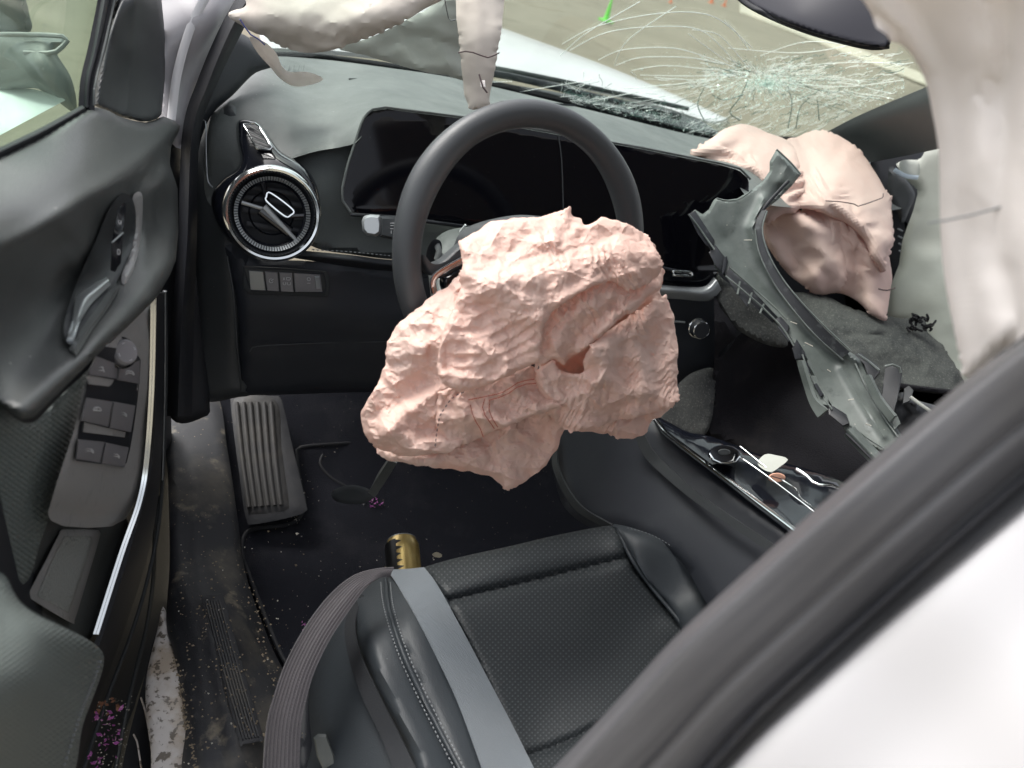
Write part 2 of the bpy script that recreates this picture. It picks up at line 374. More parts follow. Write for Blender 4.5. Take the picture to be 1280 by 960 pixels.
M['pocket'] = mat('leathered rubber pocket mat', (.30, .31, .295), .6, bump=(('cell', 170., .9, .002),))
M['rib_leather'] = mat('ribbed armrest leather', (.16, .185, .175), .36, bump=(('uvgrid', (10., 14., 1.), .6, .0014), GR), mix=(('noise', 9., .45, .75, (.19, .215, .20), .5),))
M['pedal'] = mat('worn ribbed footrest', (.024, .023, .023), .55, bump=(GR,), mix=(('noise', 30., .5, .7, (.050, .043, .035), .6),))
M['print'] = mat('white symbol print', (.62, .63, .64), .6)
M['printdark'] = mat('dark seam thread', (.10, .07, .07), .8)
M['redthread'] = mat('rust red thread', (.42, .07, .03), .7)
M['gold'] = mat('gold can print', (.46, .33, .12), .3, metal=.55, mix=(('noise', 40., .5, .7, (.55, .44, .22), .6),))
M['canblack'] = mat('black can print', (.012, .012, .012), .3, metal=.2)
M['purple'] = mat('purple crushed petals', (.42, .10, .38), .6, mix=(('noise', 120., .5, .6, (.62, .42, .55), .8),))
M['brown'] = mat('dried brown leaf', (.26, .12, .07), .8)
M['debris'] = mat('pale grit', (.58, .55, .48), .8)
M['dirtclod'] = mat('dirt crumbs', (.20, .16, .11), .9)
M['orange'] = mat('orange cone plastic', (.85, .18, .03), .5)
M['green'] = mat('lime cone plastic', (.16, .75, .06), .5)
M['ground'] = mat('packed dirt lot', (.245, .22, .17), .95, spec=.1, bump=(('noise', 30., .5, .02),), mix=(('noise', .35, .42, .62, (.20, .178, .135), .8), ('noise', 1.6, .56, .74, (.10, .085, .062), .6), ('noise', 50., .5, .75, (.26, .24, .20), .5)))
M['concrete'] = mat('pale concrete strip', (.46, .43, .34), .9, mix=(('noise', 5., .4, .7, (.38, .35, .27), .6),))
M['cowl'] = mat('dark cowl plastic', (.028, .032, .034), .5, mix=(('noise', 20., .5, .8, (.10, .11, .10), .5),))
M['shard'] = mat('crushed glass', (.74, .90, .84), .15, spec=.9)
M['crack'] = mat('white glass fracture', (.92, .97, .95), .4)
M['crackdark'] = mat('dark glass fracture', (.06, .14, .12), .3)
M['headliner'] = mat('grey headliner', (.42, .41, .40), .9, bump=(('noise', 400., .4, .001),))
def glass(name, tint, dirt):
    m = bpy.data.materials.new(name); m.use_nodes = True; t = m.node_tree; N = t.nodes; L = t.links; N.remove(N['Principled BSDF'])
    tr = N.new('ShaderNodeBsdfTransparent'); tr.inputs[0].default_value = (*tint, 1)
    gl = N.new('ShaderNodeBsdfGlossy'); gl.inputs['Roughness'].default_value = .03
    df = N.new('ShaderNodeBsdfDiffuse'); df.inputs[0].default_value = (.5, .58, .5, 1)
    lw = N.new('ShaderNodeLayerWeight'); lw.inputs[0].default_value = .5; pw = N.new('ShaderNodeMath'); pw.operation = 'POWER'; pw.inputs[1].default_value = 4.; L.new(lw.outputs['Facing'], pw.inputs[0]); fr = N.new('ShaderNodeMath'); fr.operation = 'MULTIPLY_ADD'; fr.inputs[1].default_value = .45; fr.inputs[2].default_value = .025; L.new(pw.outputs[0], fr.inputs[0])
    m1 = N.new('ShaderNodeMixShader'); m2 = N.new('ShaderNodeMixShader')
    tc = N.new('ShaderNodeTexCoord'); n = N.new('ShaderNodeTexNoise'); n.inputs['Scale'].default_value = 9; n.inputs['Detail'].default_value = 9; L.new(tc.outputs['Object'], n.inputs['Vector'])
    mr = N.new('ShaderNodeMapRange'); mr.inputs['From Min'].default_value = .35; mr.inputs['From Max'].default_value = .75; mr.inputs['To Min'].default_value = dirt*.5; mr.inputs['To Max'].default_value = dirt*1.6
    L.new(n.outputs['Fac'], mr.inputs['Value'])
    L.new(fr.outputs[0], m1.inputs[0]); L.new(tr.outputs[0], m1.inputs[1]); L.new(gl.outputs[0], m1.inputs[2])
    L.new(mr.outputs[0], m2.inputs[0]); L.new(m1.outputs[0], m2.inputs[1]); L.new(df.outputs[0], m2.inputs[2])
    L.new(m2.outputs[0], N['Material Output'].inputs[0]); return m
M['glass'] = glass('green windshield glass', (.94, .985, .955), .03)
M['doorglass'] = glass('dusty door glass', (.83, .93, .86), .10)
#PART2
# ================================================================== THE LOT OUTSIDE
def world_quad(name, pts, mt, kind=None, thick=.02, parent=None):
    V = [tuple(p) for p in pts]+[(p[0], p[1], p[2]-thick) for p in pts]; n = len(pts)
    F = [tuple(range(n)), tuple(range(n, 2*n))[::-1]]+[(i, i+n, (i+1) % n+n, (i+1) % n) for i in range(n)]
    return MB().add((V, F)).build(name, mt, parent, kind)
gv = []; gf = []; G_ = 40
for i in range(G_+1):
    for j in range(G_+1):
        x = -60+150*i/G_; y = -40+150*j/G_; gv.append((x, y, -.03+.03*math.sin(x*.9)*math.cos(y*.7) if (abs(x) > 3 or abs(y) > 4) else 0))
for i in range(G_):
    for j in range(G_): a = i*(G_+1)+j; gf.append((a, a+G_+1, a+G_+2, a+1))
g = place(tris_mesh('ground', gv, gf), 'ground', M['ground']); g['kind'] = 'structure'
def gp(px, py, z=0.): return Q(px, py, ('z', z))
s_ = [gp(925, 4, .03), gp(1165, 96, .03), gp(1165, 108, .03), gp(925, 14, .03)]
st = world_quad('path', s_, M['concrete'], 'structure', .04)
s_ = [gp(700, -30, .03), gp(940, 3, .03), gp(940, 9, .03), gp(700, -22, .03)]
def cone(px, py, h, mt, label, lean=0):
    b = gp(px, py, .0); t = thing('traffic_cone', label, 'traffic cone', b)
    V, F = [], []; prof = [(.155*h*1.0, .02), (.13*h, .05), (.035*h, h*.96), (.02*h, h)]
    n = 20
    for r, z in prof:
        for k in range(n): V.append((b[0]+r*math.cos(6.2832*k/n), b[1]+r*math.sin(6.2832*k/n), b[2]+z))
    for i in range(3):
        for k in range(n): F.append((i*n+k, i*n+(k+1) % n, (i+1)*n+(k+1) % n, (i+1)*n+k))
    F.append(tuple(range(3*n, 4*n))); MB().add((V, F)).build('body', mt, t)
    s = .26*h; world_quad('base', [(b[0]-s, b[1]-s, .035), (b[0]+s, b[1]-s, .035), (b[0]+s, b[1]+s, .035), (b[0]-s, b[1]+s, .035)], mt, None, .03, t)
cone(757, 27, .42, M['green'], 'small lime green traffic cone standing on the dirt lot beyond the hood')
cone(905, 8, .36, M['orange'], 'orange traffic cone nearer the dark mirror, at the far edge of the lot')
cone(889, 4, .42, M['orange'], 'orange traffic cone left of its twin at the far edge of the lot')
cone(838, 4, .22, M['orange'], 'tiny orange cone standing alone between the green cone and the orange pair')

# ================================================================== CAR BODY
body = thing('crashed_car', 'white body of the crashed car with hood, sills and door pillars', 'car body', (-.1, .3, 0))
def grid_surf(name, fx, nu, nv, mt, parent, thick=.01, kind=None):
    V = [fx(i/nu, j/nv) for i in range(nu+1) for j in range(nv+1)]; o = len(V)
    V += [(p[0], p[1], p[2]-thick) for p in V]; F = []
    for i in range(nu):
        for j in range(nv):
            a = i*(nv+1)+j; q = (a, a+nv+1, a+nv+2, a+1); F += [q, tuple(k+o for k in q[::-1])]
    per = [i*(nv+1) for i in range(nu+1)]+[nu*(nv+1)+j for j in range(1, nv+1)]+[i*(nv+1)+nv for i in range(nu-1, -1, -1)]+[j for j in range(nv-1, 0, -1)]
    for a, b in zip(per, per[1:]+per[:1]): F.append((a, b, b+o, a+o))
    return MB().add((V, F)).build(name, mt, parent, kind)
loft('hood', [[(x, y, ('z', z)) for x, y, z in ((330, 60, .985), (400, 62, .995), (500, 72, 1.0), (620, 88, 1.0), (700, 101, 1.0), (800, 125, .995), (886, 152, .98))],
              [(x, y, ('z', z)) for x, y, z in ((320, 20, .99), (420, 30, 1.005), (520, 42, 1.015), (630, 62, 1.015), (720, 80, 1.015), (820, 115, 1.005), (900, 151, .985))],
              [(x, y, ('z', z)) for x, y, z in ((310, -60, .97), (430, -30, .98), (540, 2, .985), (634, 37, .985), (740, 76, .985), (830, 113, .98), (912, 150, .97))],
              [(x, y, ('z', z)) for x, y, z in ((310, -40, .86), (430, -10, .86), (540, 22, .87), (634, 55, .87), (740, 96, .87), (830, 130, .87), (908, 166, .87))]], M['white'], body, n=60, m=8, thick=.01)
grid_surf('cowl', lambda u, v: (-.70+1.5*v, .66+.27*u-.20*((v-.5)*2)**2*.6, .965+.025*u), 8, 20, M['cowl'], body)
# wiper lying on the cowl
wp = thing('windshield_wiper', 'black wiper arm lying along the base of the cracked windshield', 'wiper', Q(640, 92, 1.95))
line('arm', [(560, 84, 1.88), (640, 96, 1.93), (760, 125, 2.05), (850, 146, 2.15)], .009, M['black'], wp)
line('blade', [(590, 80, 1.90), (700, 101, 2.0), (860, 136, 2.2)], .006, M['cowl'], wp)

# ---- A pillar on the driver's side, seen in the gap between door and dash
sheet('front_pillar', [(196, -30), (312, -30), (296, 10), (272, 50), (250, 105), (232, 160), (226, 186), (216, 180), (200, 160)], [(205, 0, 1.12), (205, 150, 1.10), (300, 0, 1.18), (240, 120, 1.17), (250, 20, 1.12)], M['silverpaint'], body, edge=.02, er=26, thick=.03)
line('pillar_crease', [(262, -12, 1.115), (240, 30, 1.12), (222, 90, 1.12), (214, 150, 1.11)], .006, M['white'], body, flat=.3)
loft('door_seal', [[(306, -20, 1.15), (276, 32, 1.15), (247, 100, 1.15), (228, 165, 1.14), (222, 300, 1.15), (212, 420, 1.17), (205, 520, 1.20)],
                   [(318, -16, 1.12), (288, 38, 1.12), (260, 105, 1.12), (240, 168, 1.11), (234, 300, 1.12), (226, 420, 1.14), (222, 520, 1.17)],
                   [(330, -10, 1.15), (300, 45, 1.15), (270, 108, 1.15), (250, 170, 1.15), (246, 300, 1.15), (242, 420, 1.18), (240, 520, 1.20)]], M['rubber'], body, n=60, m=4)
sheet('front_pillar_trim', [(292, 40), (322, 55), (345, 80), (318, 92), (292, 118), (266, 142), (252, 172), (244, 210), (236, 210), (238, 160), (252, 110), (272, 66)], [(300, 50, 1.24), (340, 75, 1.28), (266, 140, 1.18), (244, 200, 1.17), (280, 90, 1.2)], M['black'], body, edge=.02, er=14)
sheet('kick_panel', [(206, 240), (256, 235), (258, 400), (262, 500), (258, 520), (212, 520), (204, 400)], [(210, 250, 1.22), (255, 250, 1.24), (210, 500, 1.26), (258, 500, 1.30)], M['rubber'], body, edge=.01)
# ---- roof, far side and rear of the cabin: unseen, added to keep the sky off the seats
grid_surf('roof', lambda u, v: ((v-.5)*2*(.55+.02*u), -.22-2.2*u, 1.50-.05*abs((v-.5)*2)**2.5-.03*(2*u-1)**2), 14, 14, M['headliner'], body, .03)  # unseen roof, cut short and narrow so more light comes in
grid_surf('far_side', lambda u, v: (.94, .50-2.9*u, .30+.66*v), 14, 10, M['black'], body, .03)  # unseen far side, kept low to let window light in
grid_surf('rear_cabin', lambda u, v: (-.80+1.6*u, -1.30-.25*v, .30+.95*v), 8, 8, M['black'], body, .05)
# ---- right A pillar trim
loft('far_pillar_trim', [[(1010, 178, 2.05), (1070, 146, 1.85), (1150, 112, 1.62), (1190, 96, 1.5)], [(1040, 182, 1.98), (1090, 160, 1.8), (1155, 135, 1.6), (1195, 120, 1.48)],
                         [(1075, 205, 2.0), (1115, 198, 1.84), (1165, 188, 1.64), (1200, 180, 1.5)]], M['dash'], body, n=30, m=6, thick=.02)
# ---- pillar beside the camera
ped = [(690, 965), (770, 880), (850, 793), (960, 692), (1060, 603), (1200, 483), (1300, 406)]
def prow(off, dd):
    o = []
    for i, (x, y) in enumerate(ped):
        t = i/6; o.append((x+off*.66, y+off*.75, .47-.135*t+dd))
    return o
loft('pillar_trim', [prow(-2, .03), prow(10, .006), prow(26, .0), prow(70, -.001), prow(84, .003), prow(100, .001), prow(132, .008)], mat('grey pillar rubber', (.075, .074, .08), .42, bump=(('noise', 25., .2, .002),), mix=(('uvnoise', (1.2, 9., 1.), .40, .70, (.14, .137, .14), .8),)), body, n=50, m=6, thick=.03)
loft('pillar_seal', [prow(128, .014), prow(142, -.002), prow(158, .016)], M['rubber'], body, n=50, m=5, thick=.01)
loft('pillar_body', [prow(150, .022), prow(175, .0), prow(300, -.02), prow(460, -.05), prow(620, -.07)], M['white'], body, n=40, m=6, thick=.01)

# ================================================================== WINDSHIELD
ws = thing('windshield', 'cracked windshield with a crushed spot above the far airbag', 'windshield', Q(700, 90, 1.7))
WSC = [(335, 72, 1.46), (400, 70, 1.56), (520, 85, 1.70), (640, 107, 1.83), (760, 135, 1.97), (880, 166, 2.08), (1020, 176, 2.12), (700, 0, 1.36), (480, 0, 1.25), (860, 20, 1.52), (945, 95, 1.80), (1000, 0, 1.42), (1145, 110, 1.66), (1080, 140, 1.86), (1180, 40, 1.45), (700, -60, 1.2), (1100, -60, 1.2), (850, -60, 1.27)]
wsf = rbf(WSC)
sheet('glass', [(335, 70), (400, 71), (520, 88), (640, 111), (760, 139), (880, 170), (960, 180), (1022, 178), (1085, 146), (1150, 112), (1215, 85), (1215, -60), (310, -60)], wsf, M['glass'], ws, step=16, smooth=False, edge=0, thick=.005)
loft('glass_edge_band', [[(x, y-1, wsf(np.array([x]), np.array([y]))[0]+.008) for x, y in ((335, 68), (400, 70), (520, 86), (640, 108), (760, 136), (880, 166), (1020, 174))],
                   [(x, y+9, wsf(np.array([x]), np.array([y+8]))[0]+.006) for x, y in ((335, 68), (400, 70), (520, 86), (640, 108), (760, 136), (880, 166), (1020, 174))]], M['rubber'], ws, n=50)
R = random.Random(7)
def cl(mb, pts, r):
    p = np.array(pts, float); p = catmull(p, False, 6) if len(p) > 2 else p
    p = resample(p, step=5); d = wsf(p[:, 0], p[:, 1])-.004
    mb.add(tube_arr(P(p[:, 0], p[:, 1], d), np.linspace(r*.6, r, len(p)) if len(p) > 1 else r, 4))
cw = MB(); cd = MB()
for pts in ([(703, 55), (740, 35), (800, 20), (860, 15), (900, 25), (940, 60)], [(712, 63), (760, 40), (830, 33), (880, 40), (922, 82)], [(748, 75), (780, 62), (840, 60), (885, 72), (920, 85)],
            [(770, 82), (800, 72), (860, 72), (905, 80)], [(790, 88), (830, 82), (880, 86), (925, 90)], [(800, 94), (860, 95), (920, 94)], [(865, 37), (895, 42), (915, 60), (935, 85)], [(860, 42), (885, 60), (910, 78)],
            [(905, 25), (918, 38), (936, 62)], [(768, 82), (785, 50), (845, 8)], [(700, 70), (735, 40), (800, 2)], [(650, 115), (690, 108), (740, 100)], [(706, 103), (725, 115)], [(712, 126), (760, 122), (800, 114)], [(640, 102), (600, 103)], [(735, 128), (790, 116)],
            [(910, 60), (1000, 66), (1070, 55)], [(950, 70), (1010, 52), (1085, 60)], [(980, 85), (1060, 78), (1130, 80)], [(990, 105), (1060, 108), (1130, 100)]):
    cl(cw, pts, .0008)
cen = (950, 95)
def rr(a, b): return a+(b-a)*R.random()
for i in range(330):        # splinters running out of the struck spot, mostly sideways
    a = rr(0, 6.2832); cx0, sy0 = math.cos(a), math.sin(a)
    if R.random() > .35+.65*abs(cx0)**1.5: continue
    k = .6+1.5*abs(cx0)**2; r0 = rr(4, 60)*k; r1 = r0+rr(6, 42)*k
    if sy0 < 0: r0 *= .55; r1 *= .5
    q = .55; x0, y0 = cen[0]+cx0*r0, cen[1]+sy0*r0*q+rr(-5, 5); x1, y1 = cen[0]+cx0*r1, cen[1]+sy0*r1*q+rr(-4, 4)
    if max(y0, y1) > 172-max(0, (max(x0, x1)-1020))*.45 or x1 > 1150 or y1 < 2: continue
    n_ = R.choice([3, 4, 5]); pts = [(x0+(x1-x0)*j/(n_-1)+rr(-2, 2), y0+(y1-y0)*j/(n_-1)+rr(-2.2, 2.2)) for j in range(n_)]
    cl(cw if R.random() < .74 else cd, pts, rr(.0002, .0008))
for i in range(560):        # level splinters to the right and below the spot
    x0 = rr(860, 1138); y0 = rr(66, 176)
    if y0 > 170-max(0, (x0-1010))*.52 or (y0 < 84 and x0 < 960): continue
    if 885 < x0 < 935 and 100 < y0 < 128: continue       # a piece that stayed whole
    L_ = rr(4, 24); k = .14+(y0-100)*.0016; cl(cw if R.random() < .74 else cd, [(x0-L_/2, y0+L_*k), (x0-L_*.1, y0+rr(-2, 2)), (x0+L_*.2, y0+rr(-2, 2)), (x0+L_/2, y0-L_*k)], rr(.0002, .0008))
for pts in ([(935, 100), (925, 122), (912, 140), (925, 150)], [(985, 108), (990, 130), (985, 160)], [(1012, 122), (1000, 135), (995, 160)], [(1022, 125), (1024, 150)], [(880, 110), (872, 130), (880, 150)], [(890, 118), (905, 125), (930, 118)]):
    cl(cd, pts, .0013)
for i in range(240):        # fine net along the lower edge
    x0 = rr(700, 935); y0 = 120+(x0-720)*.235+abs(R.gauss(0, 1))*-13+10
    if y0 > 132+(x0-720)*.24: continue
    a = rr(-.6, 2.2); L_ = rr(5, 24); cl(cd if R.random() < .55 else cw, [(x0, y0), (x0+math.cos(a)*L_*.5+rr(-2, 2), y0-math.sin(a)*L_*.3), (x0+math.cos(a)*L_, y0-math.sin(a)*L_*.5)], rr(.0003, .0008))
cw.build('white_cracks', M['crack'], ws, 'stuff'); cd.build('dark_cracks', M['crackdark'], ws, 'stuff')
V = []; F = []
for i in range(7600):
    if i < 5200: a = rr(0, 6.2832); q = abs(R.gauss(0, 1)); x, y = cen[0]+10+math.cos(a)*q*62, cen[1]+10+math.sin(a)*q*19
    elif i < 6200: x = rr(730, 920); y = 130+(x-730)*.225+R.gauss(-3, 5)
    else: x = rr(960, 1130); y = 165-(x-960)*.32+R.gauss(-8, 12)
    if y > 170 or x > 1145 or y > 172-max(0, x-1030)*.5: continue
    c = P(np.array(x), np.array(y), wsf(np.array([x]), np.array([y]))[0]-.006); o = len(V); s = rr(.0007, .0030) if i % 4 or i > 3400 else rr(.0015, .0045)
    for k in range(3): V.append(c+np.array([rr(-1, 1), rr(-1, 1), rr(-1, 1)*.8])*s)
    F.append((o, o+1, o+2))
me = tris_mesh('crushed_glass', V, F, None, False); place(me, 'crushed_glass', M['shard'], ws, 'stuff')

# ================================================================== MIRROR, CURTAIN AIRBAGS
mir = thing('rear_view_mirror', 'dark rounded rear view mirror hanging over the cracked windshield', 'mirror', Q(1010, 10, 1.1))
sheet('housing', [(905, -40), (925, -2), (960, 19), (1010, 39), (1060, 53), (1092, 59), (1112, 57), (1112, 20), (1080, -40)], [(930, 0, 1.14), (1100, 50, 1.02), (1050, -30, 1.05), (1000, 20, 1.07)], mat('dark reflection mirror glass', (.012, .012, .022), .4), mir, step=3, edge=.006, er=6, thick=.03)  # what the mirror reflects is put into its dark base colour
line('rim', [(905, -32, 1.13), (925, -2, 1.13), (960, 19, 1.11), (1010, 39, 1.08), (1060, 53, 1.05), (1092, 59, 1.03), (1112, 57, 1.02)], .004, M['black'], mir, lift=-.003)

def fold_noise(folds, extra=None):
    """folds: polylines (px) with height (m) and half width (px): a soft ridge (+) or valley (-) along each"""
    def f(x, y):
        h = np.zeros(len(x))
        for pts, hh, wd in folds:
            a = np.array(pts, float); best = np.full(len(x), 1e9)
            for p, q in zip(a[:-1], a[1:]):
                e = q-p; t = np.clip(((x-p[0])*e[0]+(y-p[1])*e[1])/max((e**2).sum(), 1e-9), 0, 1)
                best = np.minimum(best, np.hypot(p[0]+t*e[0]-x, p[1]+t*e[1]-y))
            h += hh*np.exp(-(best/wd)**1.5)
        return h+(extra(x, y) if extra else 0)
    return f
def relax(V, F, base, ex, iters=160, kb=.3, ka=.009, dirv=None, exd=0.):
    """let a slack sheet settle: edges keep a length a little longer than the surface they cover, so it buckles into folds and creases as cloth does"""
    F = np.asarray(F); E = np.vstack([F[:, [0, 1]], F[:, [1, 2]], F[:, [2, 0]]]); opp = np.concatenate([F[:, 2], F[:, 0], F[:, 1]])
    key = np.sort(E, 1); k = key[:, 0].astype(np.int64)*len(V)+key[:, 1]; o = np.argsort(k, kind='stable'); ks = k[o]
    first = np.concatenate([[True], ks[1:] != ks[:-1]]); ui = o[first]; E1 = key[ui]
    same = np.where(ks[1:] == ks[:-1])[0]; B = np.stack([opp[o[same]], opp[o[same+1]]], 1)
    def rest(P_): 
        d = base[P_[:, 1]]-base[P_[:, 0]]; L = np.linalg.norm(d, axis=1); f = np.full(len(L), 1+ex)
        if dirv is not None: f = f+exd*((d @ dirv)/np.maximum(L, 1e-9))**2
        return L*f
    L1, L2 = rest(E1), rest(B)
    rim_ = np.ones(len(V)); kk_, kc_ = np.unique(ks, return_counts=True); rv = E1[kc_ == 1].ravel(); rim_[rv] = 0
    for _ in range(4):
        acc = np.bincount(E1[:, 0], rim_[E1[:, 1]], len(V))+np.bincount(E1[:, 1], rim_[E1[:, 0]], len(V)); rim_ = np.minimum(1, acc/np.maximum(np.bincount(E1.ravel(), minlength=len(V)), 1)); rim_[rv] = np.minimum(rim_[rv], .3)
    L0_ = np.linalg.norm(base[E1[:, 1]]-base[E1[:, 0]], axis=1); L1 = L0_+(L1-L0_)*(.25+.75*rim_[E1].mean(1))
    cnt = np.bincount(np.concatenate([E1.ravel(), B.ravel()]), minlength=len(V)).astype(float)[:, None]; X = V.copy(); T = V.copy()
    cnt1 = np.maximum(np.bincount(E1.ravel(), minlength=len(V)), 1)[:, None]; cnt2 = np.maximum(np.bincount(B.ravel(), minlength=len(V)), 1)[:, None]
    vel = np.zeros_like(X)
    def proj(P_, L, kk, cn, oneway=False):
        d = X[P_[:, 1]]-X[P_[:, 0]]; l = np.linalg.norm(d, axis=1); e = (l-L)
        if oneway: e = np.minimum(e, 0)
        c = d*(e/np.maximum(l, 1e-9)*.5*kk)[:, None]; D = np.zeros_like(X)
        for a_ in range(3): D[:, a_] = np.bincount(P_[:, 0], c[:, a_], len(X))-np.bincount(P_[:, 1], c[:, a_], len(X))
        return D/cn*2.2
    for it in range(iters):
        X0 = X.copy(); X = X+vel*.85
        X = X+(T-X)*ka
        for _ in range(2): X = X+proj(E1, L1, .9, cnt1)
        X = X+proj(B, L2, kb, cnt2)
        vel = X-X0
    return X
def slack(me, f, ex, iters=110, kb=.3, ka=.009, th=.0015, crease=0., q=1, csz=46):
    """settle a raw double-sided sheet over the surface f(px, py); returns the mesh"""
    n2 = len(me.vertices); n = n2//2; c = np.empty(n2*3, np.float32); me.vertices.foreach_get('co', c); c = c.reshape(-1, 3).astype(float)
    F = np.array([tuple(p.vertices) for p in me.polygons if len(p.vertices) == 3 and max(p.vertices) < n])
    V = c[:n]; r = V-CAM; dd = r @ FW; px = 640+FPX*(r @ RT)/dd; py = 480-FPX*(r @ UP)/dd
    X = relax(V, F, P(px, py, f(px, py)), ex, iters, kb, ka)
    if crease:
        cr_ = .0042*facet(px, py, csz, q, .5, 1.5, .4)+.0030*facet(px, py, csz*.55, q+1, -.6, 1.7, .45)+.0016*facet(px, py, csz*.27, q+2, .9, 1.6, .5)+.0006*facet(px, py, csz*.13, q+3, .2, 1.8, .6)
        X = X-(X-CAM)/np.linalg.norm(X-CAM, axis=1, keepdims=True)*(cr_*crease)[:, None]
    c[:n] = X; nn = (X-CAM); nn /= np.linalg.norm(nn, axis=1, keepdims=True); c[n:] = X+nn*th
    me.vertices.foreach_set('co', c.astype(np.float32).ravel()); me.update(); me.set_sharp_from_angle(angle=RAD(24)); return me
cr = thing('curtain_airbag', 'white curtain airbag hanging close to the camera beside the door pillar', 'airbag', Q(1200, 200, .42))
_m = sheet('cloth', [(1035, -60), (1058, -8), (1092, 30), (1128, 65), (1146, 100), (1156, 150), (1164, 210), (1166, 290), (1172, 360), (1184, 420), (1198, 472), (1215, 476), (1250, 445), (1330, 400), (1330, -60)],
      [(1050, 0, .44), (1150, 120, .46), (1166, 300, .47), (1200, 470, .46), (1300, 0, .36), (1300, 400, .38), (1230, 200, .42)], M['curtain'], cr, step=6, edge=.02, er=22, thick=.004,
      noise=fold_noise([([(1270, -40), (1258, 100), (1250, 200), (1246, 260), (1252, 330), (1275, 420)], -.007, 12), ([(1225, -40), (1215, 150), (1222, 300), (1230, 460)], .004, 30), ([(1300, -20), (1290, 200), (1300, 400)], .004, 18), ([(1100, 20), (1150, 80)], .006, 16), ([(1120, -30), (1190, 100), (1200, 300), (1205, 450)], -.004, 14)], lambda x, y: .003*vn(x/30, y/60, 3)+.003*facet(x, y, 70, 4, 1.3, 2.5, .5)), raw=True)
place(slack(_m, _lastf[0], 0.004, 40, 0.5, .010, 0.003, 0.15, 9, 60), 'cloth', M['curtain'], cr)
line('seam', [(1160, 279, .43), (1200, 272, .425), (1240, 262, .42), (1290, 248, .40)], .0006, M['thread'], cr, lift=.004)
cl_ = thing('curtain_airbag', 'cream curtain airbag roll torn from the roof over the dashboard corner', 'airbag', Q(420, 30, 1.0))
def hang(x, y): return .010*facet(x, y, 60, 1, .15, 2.6, .5)+.004*facet(x, y, 26, 2, .5, 2., .5)+.0025*vn(x/20, y/9, 2)
_m = sheet('roll', [(277, 19), (286, 10), (302, 4), (318, -30), (600, -30), (560, 2), (530, 18), (490, 42), (450, 58), (410, 70), (380, 74), (352, 68), (325, 52), (300, 38)],
      [(285, 18, 1.06), (380, 0, 1.0), (380, 60, 1.02), (500, 10, .98), (560, -10, 1.0), (340, 20, 1.01), (450, 30, .985), (450, -25, .98)], M['curtain'], cl_, step=4, edge=.030, er=30, thick=.004,
      noise=fold_noise([([(340, 10), (400, 28), (470, 22), (560, -10)], .010, 20), ([(330, 45), (390, 55), (460, 40), (540, 5)], -.006, 8), ([(520, -20), (525, 8), (530, 18)], -.010, 6), ([(300, 20), (360, 40), (420, 62)], .006, 10)], hang), raw=True)
place(slack(_m, _lastf[0], 0.012, 40, 0.5, .010, 0.003, 1.2, 9, 60), 'roll', M['roll'], cl_)
_m = sheet('drape', [(470, 44), (520, 18), (570, -15), (582, -15), (584, 60), (586, 100), (560, 96), (520, 88), (480, 76), (440, 66), (425, 60)],
      [(480, 60, 1.20), (570, 0, 1.16), (575, 95, 1.22), (440, 64, 1.18), (520, 50, 1.19)], M['curtain_far'], cl_, step=6, edge=.008, noise=fold_noise([([(540, 20), (555, 60), (565, 95)], .006, 8), ([(500, 40), (540, 50), (575, 60)], -.004, 6)], hang), raw=True)
place(slack(_m, _lastf[0], 0.012, 40, 0.5, .010, 0.0025, 1.0, 9, 60), 'drape', M['curtain_far'], cl_)
sheet('tail', [(312, 46), (330, 52), (345, 66), (352, 82), (362, 90), (384, 90), (404, 98), (392, 105), (368, 108), (350, 98), (338, 84), (322, 66)],
      [(315, 50, 1.06), (350, 90, 1.16), (400, 100, 1.22), (335, 70, 1.11)], M['curtain'], cl_, step=4, edge=.003, er=5, thick=.002, noise=lambda x, y: .002*vn(x/8, y/8, 4))
line('seam', [(300, 24, 1.03), (312, 42, 1.045), (322, 48, 1.05), (331, 56, 1.06)], .001, mat('blue thread', (.10, .12, .35), .7), cl_, lift=.012, flat=1)
line('edge_seam', [(556, 0, 1.0), (560, 20, 1.14), (563, 26, 1.15), (572, 24, 1.15)], .0008, M['thread'], cl_, lift=.01)
sp = thing('airbag_tether', 'beige cloth strap hanging down above the steering wheel rim', 'strap', Q(600, 60, 1.08))
_m = sheet('strap', [(566, -30), (636, -30), (631, 30), (622, 90), (613, 134), (598, 140), (584, 136), (576, 118), (571, 60)], [(570, -20, 1.06), (634, -20, 1.09), (600, 60, 1.06), (598, 138, 1.09), (575, 118, 1.09)], M['curtain'], sp, step=4, smooth=False, edge=.012, er=12, thick=.003,
      noise=fold_noise([([(598, -20), (600, 60), (596, 130)], .006, 9), ([(575, 0), (580, 110)], -.003, 4), ([(627, 0), (616, 120)], -.004, 4), ([(584, 118), (590, 138)], .003, 5)], lambda x, y: .0012*vn(x/9, y/20, 3)), raw=True)
place(slack(_m, _lastf[0], 0.006, 40, 0.5, .010, 0.0025, 0.6, 9, 60), 'strap', M['roll'], sp)
line('stitched_line', [(573, 66, 1.055), (585, 64, 1.05), (598, 68, 1.05), (610, 72, 1.055), (624, 66, 1.065)], .0009, M['printdark'], sp, lift=.012)
line('tear', [(599, 93, 1.05), (602, 100, 1.05), (600, 107, 1.05), (606, 110, 1.05), (609, 116, 1.055)], .0012, M['printdark'], sp, lift=.012, smooth=False)
MB().add(slab_px([(600, 101), (606, 100), (607, 109), (601, 109)], 1.045, .002, .0003)).build('loose_patch', M['curtain'], sp)
